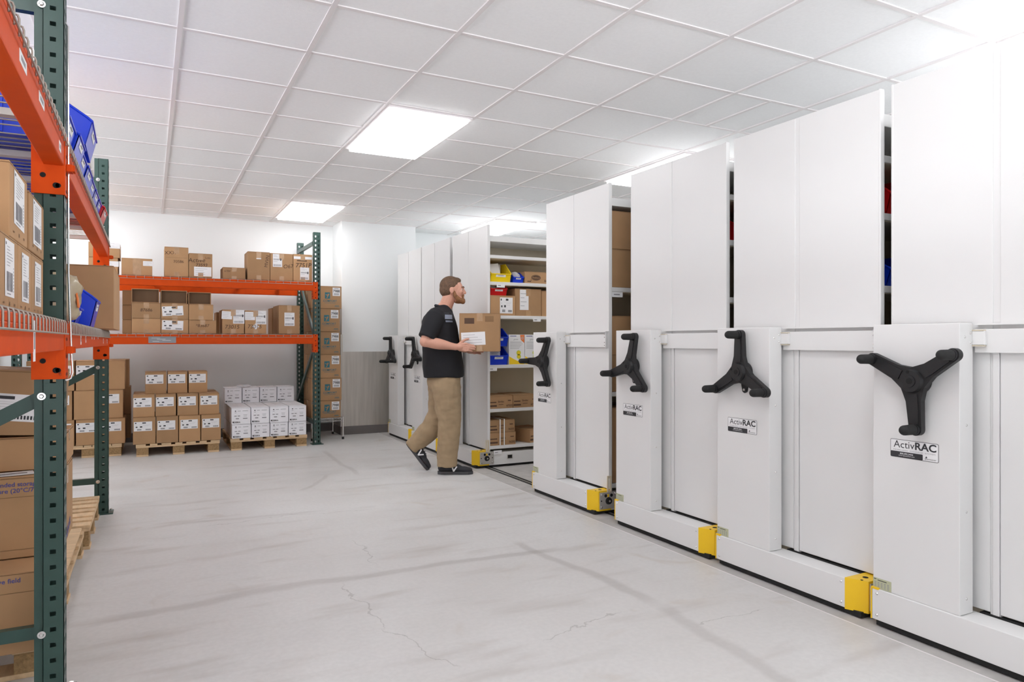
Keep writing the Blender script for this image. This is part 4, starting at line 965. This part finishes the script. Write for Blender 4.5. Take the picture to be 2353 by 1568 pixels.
# right pallet: white cartons
def wcarton(u0, u1, yy, z0, h_, label, a=None, c=None, d_=.30):
    if a is None: a, c = at(u0, 784, Y=yy).x, at(u1, 784, Y=yy).x
    w_ = c - a - .004
    mk = [('F', '#', -w_*.3, h_*.80, .012, .010, 'ink'), ('F', '#', -w_*.1, h_*.80, .03, .004, 'grey'), ('F', '#', w_*.22, h_*.80, .055, .004, 'grey'), ('F', '#', -w_*.3, h_*.70, .018, .004, 'grey'),
          ('F', '#', -w_*.30, h_*.50, .024, .008, 'grey'), ('F', '#', -w_*.12, h_*.50, .024, .008, 'grey'), ('F', '#', w_*.22, h_*.56, .04, .003, 'grey'), ('F', '#', w_*.22, h_*.48, .034, .003, 'grey'),
          ('F', '#', -w_*.2, h_*.34, .032, .010, 'grey'), ('F', '#', w_*.22, h_*.34, .045, .010, 'grey'), ('F', 'ZEBRA', -w_*.22, h_*.12, .022, 'ink', 0, .025), ('F', '#', -w_*.42, h_*.125, .012, .016, 'ink')]
    return carton('white_carton', label, 'carton', ((a + c)/2, yy + d_/2, z0 + .001), w_, d_ - .004, h_ - .002, m='wcard', top='flapx', marks=mk, tape=False, group='white cartons on the right pallet', bev=.002)
wr = [[(533, 577), (578, 620), (621, 662), (663, 704)], [(532, 576), (577, 619), (620, 663), (664, 704)]]
zt = [PZ, at(618, 972, Y=8.06).z, at(618, 935, Y=8.06).z]
PL = ('front', 'middle', 'rear')
for r_ in range(2):
    for q in range(3):
        for c_, (u0, u1) in enumerate(wr[r_]):
            a, c = at(u0, 784, Y=8.06).x, at(u1, 784, Y=8.06).x
            wcarton(0, 0, 8.06 + .305*q, zt[r_], zt[r_ + 1] - zt[r_], '%s white carton from the left, %s layer, %s line of the right pallet' % (cn[c_], ('lower', 'upper')[r_], PL[q]), a=a, c=c)
for c_, (u0, u1) in enumerate(((512, 552), (553, 592), (593, 632), (633, 672))):
    wcarton(u0 + 4, u1 + 4, 8.69, zt[2], .178, '%s white carton from the left in the raised back row, right pallet' % cn[c_], d_=.28)
bag('plastic_film', 'scrap of clear wrapping film on the raised row of white cartons', 'film', (at(560, 784, Y=8.8).x, 8.8, zt[2] + .177), (.14, .1, .03), 'ping', 5)

# column of tall cartons on the wire shelf
SH = .262; YC = 8.42
t = thing('wire_shelf', 'low chrome wire shelf carrying the column of cardboard boxes', 'shelf', (1.885, YC + .24, 0))
for i, (x, y) in enumerate(((-.185, -.25), (.18, -.25), (-.185, .27), (.18, .27))):
    b = MB(); b.cyl((x, y, .012), (x, y, SH + .01), .0125, 'chrome', n=12); b.cyl((x, y, 0), (x, y, .03), .014, 'rubber', n=10); b.build('leg', t)
b = MB()
for y in (-.25, .27):
    b.cyl((-.185, y, SH - .006), (.18, y, SH - .006), .004, 'chrome'); b.cyl((-.185, y, SH - .04), (.18, y, SH - .04), .003, 'chrome')
    n = 12; b.tube([(-.185 + .365*i/n, y, SH - (.008 if i % 2 == 0 else .038)) for i in range(n + 1)], .0022, 'chrome', n=6)
for x in (-.185, .18):
    b.cyl((x, -.25, SH - .006), (x, .27, SH - .006), .004, 'chrome'); b.cyl((x, -.25, SH - .04), (x, .27, SH - .04), .003, 'chrome')
for i in range(20): x = -.18 + .355*i/19; b.cyl((x, -.25, SH - .002), (x, .27, SH - .002), .0018, 'chrome', n=6)
b.build('wire_grid', t)
tv = (921, 869, 815, 762, 709, 657); z = SH + .001
ORD = ('bottom', 'second from the bottom', 'third from the bottom', 'fourth from the bottom', 'second from the top', 'topmost')
for i, v in enumerate(tv):
    zt_ = at(745, v, Y=YC).z; u0, u1 = ((712, 783), (714, 785), (708, 783), (704, 782), (703, 781), (709, 785))[i]
    a, c = max(at(u0, 784, Y=YC).x, 1.696), at(u1, 784, Y=YC).x; w_ = c - a; h_ = zt_ - z - .002
    mk = [('F', 'COMFORT', .04, h_*.34, .034, 'teal', 0, .012), ('F', '#', .04, h_*.25, .13, .003, 'teal'), ('F', '#', .01, h_*.58, .062, .075, 'teal'), ('F', '#', .122, h_*.12, .05, .006, 'teal'), ('F', '#', .122, h_*.08, .06, .003, 'teal'), ('F', 'SHEET', -.13, h_*.88, .03, 'teal', 0, .01), ('L', 'XXX', 0, h_*.5, .06, 'ink', 90)]
    o = carton('cardboard_box', '%s box of the column marked 7988 beside the back rack' % ORD[i], 'box', ((a + c)/2, YC + .235, z), w_, .46, h_, labels=[], marks=mk, top='flap', group='column of boxes on the wire shelf')
    b = MB(); b.T = FRONT(-.2318, h_*.58 , .01)
    b.ball((.008, .012, 0), (.008, .008, .0004), 'kraft', 10, 6); b.add([(-.012, -.03, .0006), (-.002, -.03, .0006), (.022, .018, .0006), (.012, .022, .0006)], [(0, 1, 2, 3)], 'kraft'); b.add([(-.022, .006, .0006), (.002, -.004, .0006), (.004, .004, .0006), (-.02, .014, .0006)], [(0, 1, 2, 3)], 'kraft')
    b.build('emblem', o)
    b = MB(); b.T = FRONT(-.2308, h_ - .065, w_/2 - .062 + .0); b.rect(-.045, -.05, .045, .05, 'paper'); b.text('7988', 0, .008, .042, 'ink', z=.0006, bold=.02, fit=.078)
    b.rect(-.025, .036, .025, .042, 'grey', .0006)
    for k in range(9): b.rect(-.03 + k*.007, -.04, -.026 + k*.007 + .001*(k % 2), -.018, 'grey', .0006)
    b.build('paper_label', o, label='white label numbered 7988')
    z = zt_
# ------------------------------------------------------------------ the walking person
def blob(parts, voxel, name, parent, m, smooth=6):
    """parts: list of chains [(x,y,z,r) or (x,y,z,rx,ry)] ; closed shapes merged into one continuous surface"""
    b = MB()
    for ch in parts:
        P = [Vector(c[:3]) for c in ch]
        # dense ellipsoid chain = tapered limb
        for i in range(len(ch) - 1):
            d = (P[i + 1] - P[i]).length; rmin = min(ch[i][3], ch[i + 1][3]); n = max(2, int(d/(rmin*.35)))
            for k in range(n + (i == len(ch) - 2)):
                f = k/n; p = P[i].lerp(P[i + 1], f); g = f*f*(3 - 2*f)
                r = [ch[i][j] + (ch[i + 1][j] - ch[i][j])*g for j in range(3, len(ch[i]))]
                if len(r) == 1: r = [r[0]]*3
                elif len(r) == 2: r = [r[0], r[1], min(r)]
                b.ball(p, r, m, 18, 11)
        if len(ch) == 1:
            r = ch[0][3:]; r = [r[0]]*3 if len(r) == 1 else r
            b.ball(P[0], r, m, 24, 16)
    o = b.build('tmp'); md = o.modifiers.new('r', 'REMESH'); md.mode = 'VOXEL'; md.voxel_size = voxel
    s = o.modifiers.new('s', 'SMOOTH'); s.factor = .5; s.iterations = smooth
    me = bpy.data.meshes.new_from_object(o.evaluated_get(bpy.context.evaluated_depsgraph_get()))
    me.name = name; me.materials.clear(); me.materials.append(M[m] if isinstance(m, str) else m)
    me.polygons.foreach_set('use_smooth', [True]*len(me.polygons))
    bpy.data.objects.remove(o); q = bpy.data.objects.new(name, me); COL.objects.link(q); q.parent = parent; return q

pf = at(1040, 1085, Z=0)
man = thing('person', 'person in a black polo shirt and khaki trousers striding right with a cardboard box', 'person', (pf.x, pf.y, 0), rz=-TH)
# frame: x forward (to the right in the photo), -y towards the camera, z up
HX, HZ = .005, 1.640
head = [
    [(HX - .015, 0, HZ + .018, .098, .079, .098)],                       # skull
    [(HX + .038, 0, HZ - .012, .058, .062, .085)],                       # face
    [(HX + .048, 0, HZ - .078, .046, .048, .040)],                       # jaw
    [(HX + .086, 0, HZ - .092, .017, .020, .016)],                       # chin
    [(HX + .082, 0, HZ + .020, .018, .046, .012)],                       # brow
    [(HX + .088, 0, HZ + .008, .011), (HX + .106, 0, HZ - .026, .013)],  # nose
    [(HX + .097, -.009, HZ - .030, .009)], [(HX + .097, .009, HZ - .030, .009)],
    [(HX + .066, -.036, HZ - .020, .024, .020, .022)], [(HX + .066, .036, HZ - .020, .024, .020, .022)],   # cheeks
    [(HX + .090, 0, HZ - .058, .010, .024, .007)], [(HX + .088, 0, HZ - .069, .010, .020, .007)],           # lips
    [(HX - .005, -.080, HZ - .008, .020, .009, .030)], [(HX - .005, .080, HZ - .008, .020, .009, .030)],    # ears
    [(-.105, 0, 1.44, .066), (-.060, 0, 1.50, .062), (-.028, 0, 1.58, .060)],                               # neck
    [(-.13, -.10, 1.41, .06), (-.13, .10, 1.41, .06)],
]
RS, RE, RW = (-.135, -.185, 1.385), (-.215, -.265, 1.175), (.045, -.225, 1.128)
LS, LE, LW = (-.135, .185, 1.385), (-.16, .30, 1.15), (.10, .208, 1.10)
def limb(a, b_, c, r): return [[(*a, r[0]), (*b_, r[1])], [(*b_, r[1] - .002), ((b_[0]*.65 + c[0]*.35), (b_[1]*.65 + c[1]*.35), (b_[2]*.65 + c[2]*.35), r[2]), (*c, r[3])]]
arms = limb(RS, RE, RW, (.062, .048, .049, .030)) + limb(LS, LE, LW, (.062, .048, .049, .030))
# hands: right hand grips the lower near edge of the carton, left the far side
def hand(wx, wy, wz, s):
    """palm runs forward from the wrist; s = -1 right hand (camera side), fingers curl under and up the box"""
    ch = [[(wx, wy, wz, .028), (wx + .03, wy, wz - .004, .028)]]
    for k, (dz, L) in enumerate(((.033, .078), (.011, .090), (-.011, .084), (-.033, .062))):
        z0 = wz - .004 + dz*.95; x0 = wx + .070
        ch.append([(wx + .020, wy, wz - .002 + dz*.5, .018), (x0, wy + .002*s, z0*.85 + (wz - .004)*.15, .0125)])
        f1 = (x0 + L*.45, wy + .004*s, z0 - .008 + .004*k); f2 = (x0 + L*.78, wy - .004*s, z0 - .014 + .004*k); f3 = (x0 + L, wy - .014*s, z0 - .016 + .004*k)
        ch.append([(x0, wy + .002*s, z0, .0100), (*f1, .0088), (*f2, .0080), (*f3, .0070)])
    # thumb leaves the side of the palm
    ch.append([(wx + .018, wy - .002*s, wz + .018, .016), (wx + .052, wy - .004*s, wz + .050, .0125), (wx + .078, wy - .006*s, wz + .064, .0105), (wx + .100, wy - .008*s, wz + .068, .0088)])
    return ch
HB = hand(RW[0] + .012, RW[1] + .0, RW[2] + .002, -1) + hand(LW[0] + .012, LW[1], LW[2], 1)
body = blob(head + arms + HB + [[(-.12, 0, 1.36, .10, .14), (-.10, 0, 1.0, .11, .13)]], .0036, 'body', man, 'skin', 3)
# eyes, brows, mouth line
for s in (-1, 1):
    b = MB(); b.ball((HX + .081, s*.031, HZ + .002), (.009, .011, .006), 'eyew', 12, 8); b.ball((HX + .0875, s*.033, HZ + .002), (.003, .005, .0045), 'ink', 10, 6); b.build('eye', man)
    b = MB(); b.tube([(HX + .099, s*.012, HZ + .022), (HX + .096, s*.032, HZ + .027), (HX + .080, s*.052, HZ + .022)], .0045, 'hair', n=6); b.build('eyebrow', man)
b = MB(); b.tube([(HX + .086, -.024, HZ - .063), (HX + .1005, 0, HZ - .0635), (HX + .086, .024, HZ - .063)], .0025, 'skinr', n=6); b.build('mouth', man)
hair = blob([[(HX - .026, 0, HZ + .036, .098, .084, .090)], [(HX - .045, 0, HZ + .002, .080, .082, .075)], [(HX + .020, 0, HZ + .084, .052, .062, .030)], [(HX - .012, -.070, HZ + .036, .03, .017, .026)], [(HX - .012, .070, HZ + .036, .03, .017, .026)]], .006, 'hair', man, 'hair', 3)
beard = blob([[(HX + .014, sd*.066, HZ - .020, .012), (HX + .022, sd*.060, HZ - .055, .017), (HX + .052, sd*.044, HZ - .088, .024), (HX + .086, sd*.012, HZ - .104, .024)] for sd in (-1, 1)]
             + [[(HX + .082, 0, HZ - .096, .028, .034, .028)], [(HX + .050, 0, HZ - .108, .042, .042, .016)], [(HX + .095, 0, HZ - .047, .010, .025, .006)], [(HX + .088, -.026, HZ - .062, .010, .010, .020)], [(HX + .088, .026, HZ - .062, .010, .010, .020)]], .005, 'beard', man, 'beard', 5)
# polo shirt: torso and sleeves
tor = []
for z, xc, rx, ry in ((1.445, -.115, .085, .11), (1.40, -.125, .125, .185), (1.33, -.115, .155, .205), (1.22, -.105, .165, .205), (1.10, -.095, .172, .200), (1.00, -.088, .178, .200), (.93, -.082, .178, .200)):
    tor.append((xc, 0, z, rx, ry))
class _: pass
b = MB()
segs = 40; rings = []
prof = [(1.50, -.082, .066, .070), (1.475, -.092, .080, .088), (1.452, -.105, .098, .125), (1.43, -.115, .118, .165), (1.40, -.122, .136, .195), (1.36, -.122, .150, .212), (1.30, -.115, .158, .212), (1.22, -.108, .163, .206), (1.12, -.100, .170, .203), (1.03, -.090, .178, .205), (.95, -.083, .184, .208), (.89, -.080, .182, .210), (.858, -.080, .180, .212)]
for z, xc, rx, ry in prof:
    fold = lambda a, z=z: 1 + .012*math.sin(5*a + z*30) + .008*math.sin(9*a - z*22)
    rings.append([(xc + rx*math.copysign(abs(math.cos(2*math.pi*k/segs))**.85, math.cos(2*math.pi*k/segs))*fold(2*math.pi*k/segs), ry*math.copysign(abs(math.sin(2*math.pi*k/segs))**.85, math.sin(2*math.pi*k/segs))*fold(2*math.pi*k/segs), z + .006*math.sin(3*2*math.pi*k/segs)) for k in range(segs)])
vs = [p for r_ in rings for p in r_]
fs = [(i*segs + k, (i + 1)*segs + k, (i + 1)*segs + (k + 1) % segs, i*segs + (k + 1) % segs) for i in range(len(rings) - 1) for k in range(segs)]
b.add(vs, fs, 'shirt', True); b.add(rings[-1], [list(range(segs))[::-1]], 'shirt'); b.add(rings[0], [list(range(segs))], 'shirt')
tors = b
def sleeve(S, E_, r0=.088, r1=.076):
    S, E_ = Vector(S), Vector(E_); P = [S.lerp(E_, f) for f in (-.15, 0, .25, .5, .72, .86)]; P[0] = P[0] + Vector((0, (.03 if S.y < 0 else -.03), .01))
    b.tube(P, [.07, r0, r0, r0 - .004, r1, r1 + .002], 'shirt', n=22)
sleeve(RS, RE); sleeve(LS, LE)
o = b.build('tmp', clean=False); md = o.modifiers.new('r', 'REMESH'); md.mode = 'VOXEL'; md.voxel_size = .008; s = o.modifiers.new('s', 'SMOOTH'); s.factor = .5; s.iterations = 6
me = bpy.data.meshes.new_from_object(o.evaluated_get(bpy.context.evaluated_depsgraph_get())); bpy.data.objects.remove(o)
me.materials.clear(); me.materials.append(M['shirt']); me.polygons.foreach_set('use_smooth', [True]*len(me.polygons))
q = bpy.data.objects.new('polo_shirt', me); COL.objects.link(q); q.parent = man
b = MB(); b.tube([(-.150, -.03, 1.498), (-.128, -.064, 1.492), (-.075, -.076, 1.474), (-.022, -.045, 1.452), (-.010, 0, 1.440), (-.022, .045, 1.452), (-.075, .076, 1.474), (-.128, .064, 1.492), (-.150, .03, 1.498), (-.150, -.03, 1.498)], .013, 'shirt', n=8); b.build('collar', man)
# printed patch over the chest, camera side
b = MB()
def chest(x, z, off=.007):
    # a point on the shirt surface, near side
    for p, q_ in zip(prof, prof[1:]):
        if q_[0] <= z <= p[0]:
            f = (p[0] - z)/(p[0] - q_[0]); xc, rx, ry = (p[i] + (q_[i] - p[i])*f for i in (1, 2, 3)); break
    cx_ = min(.97, max(-.97, (x - xc)/rx)); return (x, -(ry*abs(1 - abs(cx_)**2.35)**(1/2.35)) - off, z)
def patch(x0, x1, z0, z1, m, sh=.0):
    n = 6
    for i in range(n):
        xa, xb_ = x0 + (x1 - x0)*i/n, x0 + (x1 - x0)*(i + 1)/n
        b.quad(chest(xa + sh, z0), chest(xb_ + sh, z0), chest(xb_, z1), chest(xa, z1), m)
patch(-.060, .002, 1.372, 1.412, 'patch', .006); patch(-.045, .010, 1.345, 1.360, 'patch', .003)
patch(-.080, -.020, 1.422, 1.428, 'patchd')
b.build('shirt_print', man)
# trousers
tr = [[(-.075, -.02, .90, .160, .165, .10)], [(-.075, .02, .90, .160, .165, .10)], [(-.080, 0, .82, .150, .175, .14)],
      [(-.050, -.088, .80, .130), (-.035, -.095, .65, .122), (-.018, -.098, .47, .104), (-.028, -.098, .32, .098), (-.038, -.098, .16, .095), (-.036, -.098, .085, .092)],
      [(-.105, .09, .80, .130), (-.112, .095, .65, .120), (-.125, .095, .50, .106), (-.210, .095, .37, .094), (-.310, .095, .275, .085), (-.365, .095, .225, .078)]]
kn = blob(tr, .010, 'trousers', man, 'khaki', 4)
for v in kn.data.vertices:      # clean trouser hems
    if v.co.y < -.01 and v.co.z < .072: v.co.z = .072
    if v.co.y > 0:
        d = Vector((-.7, 0, -.71)); e = (v.co - Vector((-.385, .095, .205))).dot(d)
        if e > 0 and v.co.z < .4: v.co -= d*e
tex = bpy.data.textures.new('folds', 'CLOUDS'); tex.noise_scale = .11
dm = kn.modifiers.new('folds', 'DISPLACE'); dm.texture = tex; dm.strength = .022; dm.mid_level = .5
tex2 = bpy.data.textures.new('creases', 'CLOUDS'); tex2.noise_scale = .045; dm2 = kn.modifiers.new('creases', 'DISPLACE'); dm2.texture = tex2; dm2.strength = .007; dm2.mid_level = .5
b = MB(); b.tube([(-.080 + .172*math.cos(a), .19*math.sin(a), .893) for a in [2*math.pi*i/28 for i in range(29)]], .012, 'black', n=8); b.build('belt', man)
# shoes
def shoe(loc, ry, y):
    g = MB()
    g2 = blob([[(-.075, 0, .055, .048, .040, .042)], [(-.03, 0, .060, .060, .042, .045)], [(.03, 0, .050, .070, .043, .038)], [(.10, 0, .040, .070, .045, .028)], [(.145, 0, .036, .040, .038, .024)], [(-.055, 0, .085, .042, .038, .035)]], .006, 'shoe', man, 'shoe', 3)
    g2.location = loc; g2.rotation_euler = (0, ry, 0)
    b = MB(); pts = [(-.125, 0), (-.12, -.025), (-.09, -.038), (0, -.036), (.08, -.046), (.15, -.042), (.185, -.018), (.19, 0), (.185, .018), (.15, .042), (.08, .046), (0, .036), (-.09, .038), (-.12, .025)]
    b.prism(pts, .0, .026, 'sole'); so = b.build('sole', g2)
    b = MB(); yy = -.0455
    b.add([(-.005, yy, .085), (.008, yy, .085), (.022, yy - .001, .045), (.045, yy, .075), (.054, yy, .070), (.026, yy - .001, .028), (.016, yy - .001, .028)], [(0, 6, 2, 1), (2, 6, 5), (2, 5, 4, 3)], 'paper'); b.v = [(p[0], -.0445 + .25*max(0, p[2] - .05), p[2]) for p in b.v]
    b.build('side_stripe', g2)
    b = MB()
    for i in range(4): x = .055 - .022*i; b.tube([(x, -.022, .082 + .006*i), (x + .004, 0, .088 + .006*i), (x, .022, .082 + .006*i)], .003, 'sole', n=6)
    b.build('laces', g2)
    return g2
shoe((.0, -.098, .001), 0, 0)
shoe((-.355, .095, .142), R(52), 0)

# the carton in the person's hands (a thing of its own)
bc = man.matrix_basis @ Vector((.252, -.008, 1.088))
cx_w = carton('cardboard_box', 'cardboard box carried by the walking person', 'box', bc, .355, .358, .335, rz=-TH + R(0), top='flapx', tapeR=False,
    labels=[('F', -.055, .112, .21, .115, 'slip', 3)], marks=[('F', '#', -.09, .268, .085, .05, 'brownink'), ('F', '#', .085, .285, .075, .05, 'kraftd')])  # dark brown patch painted as the shade in a hand hole
# things on the floor behind the near rack: nothing else
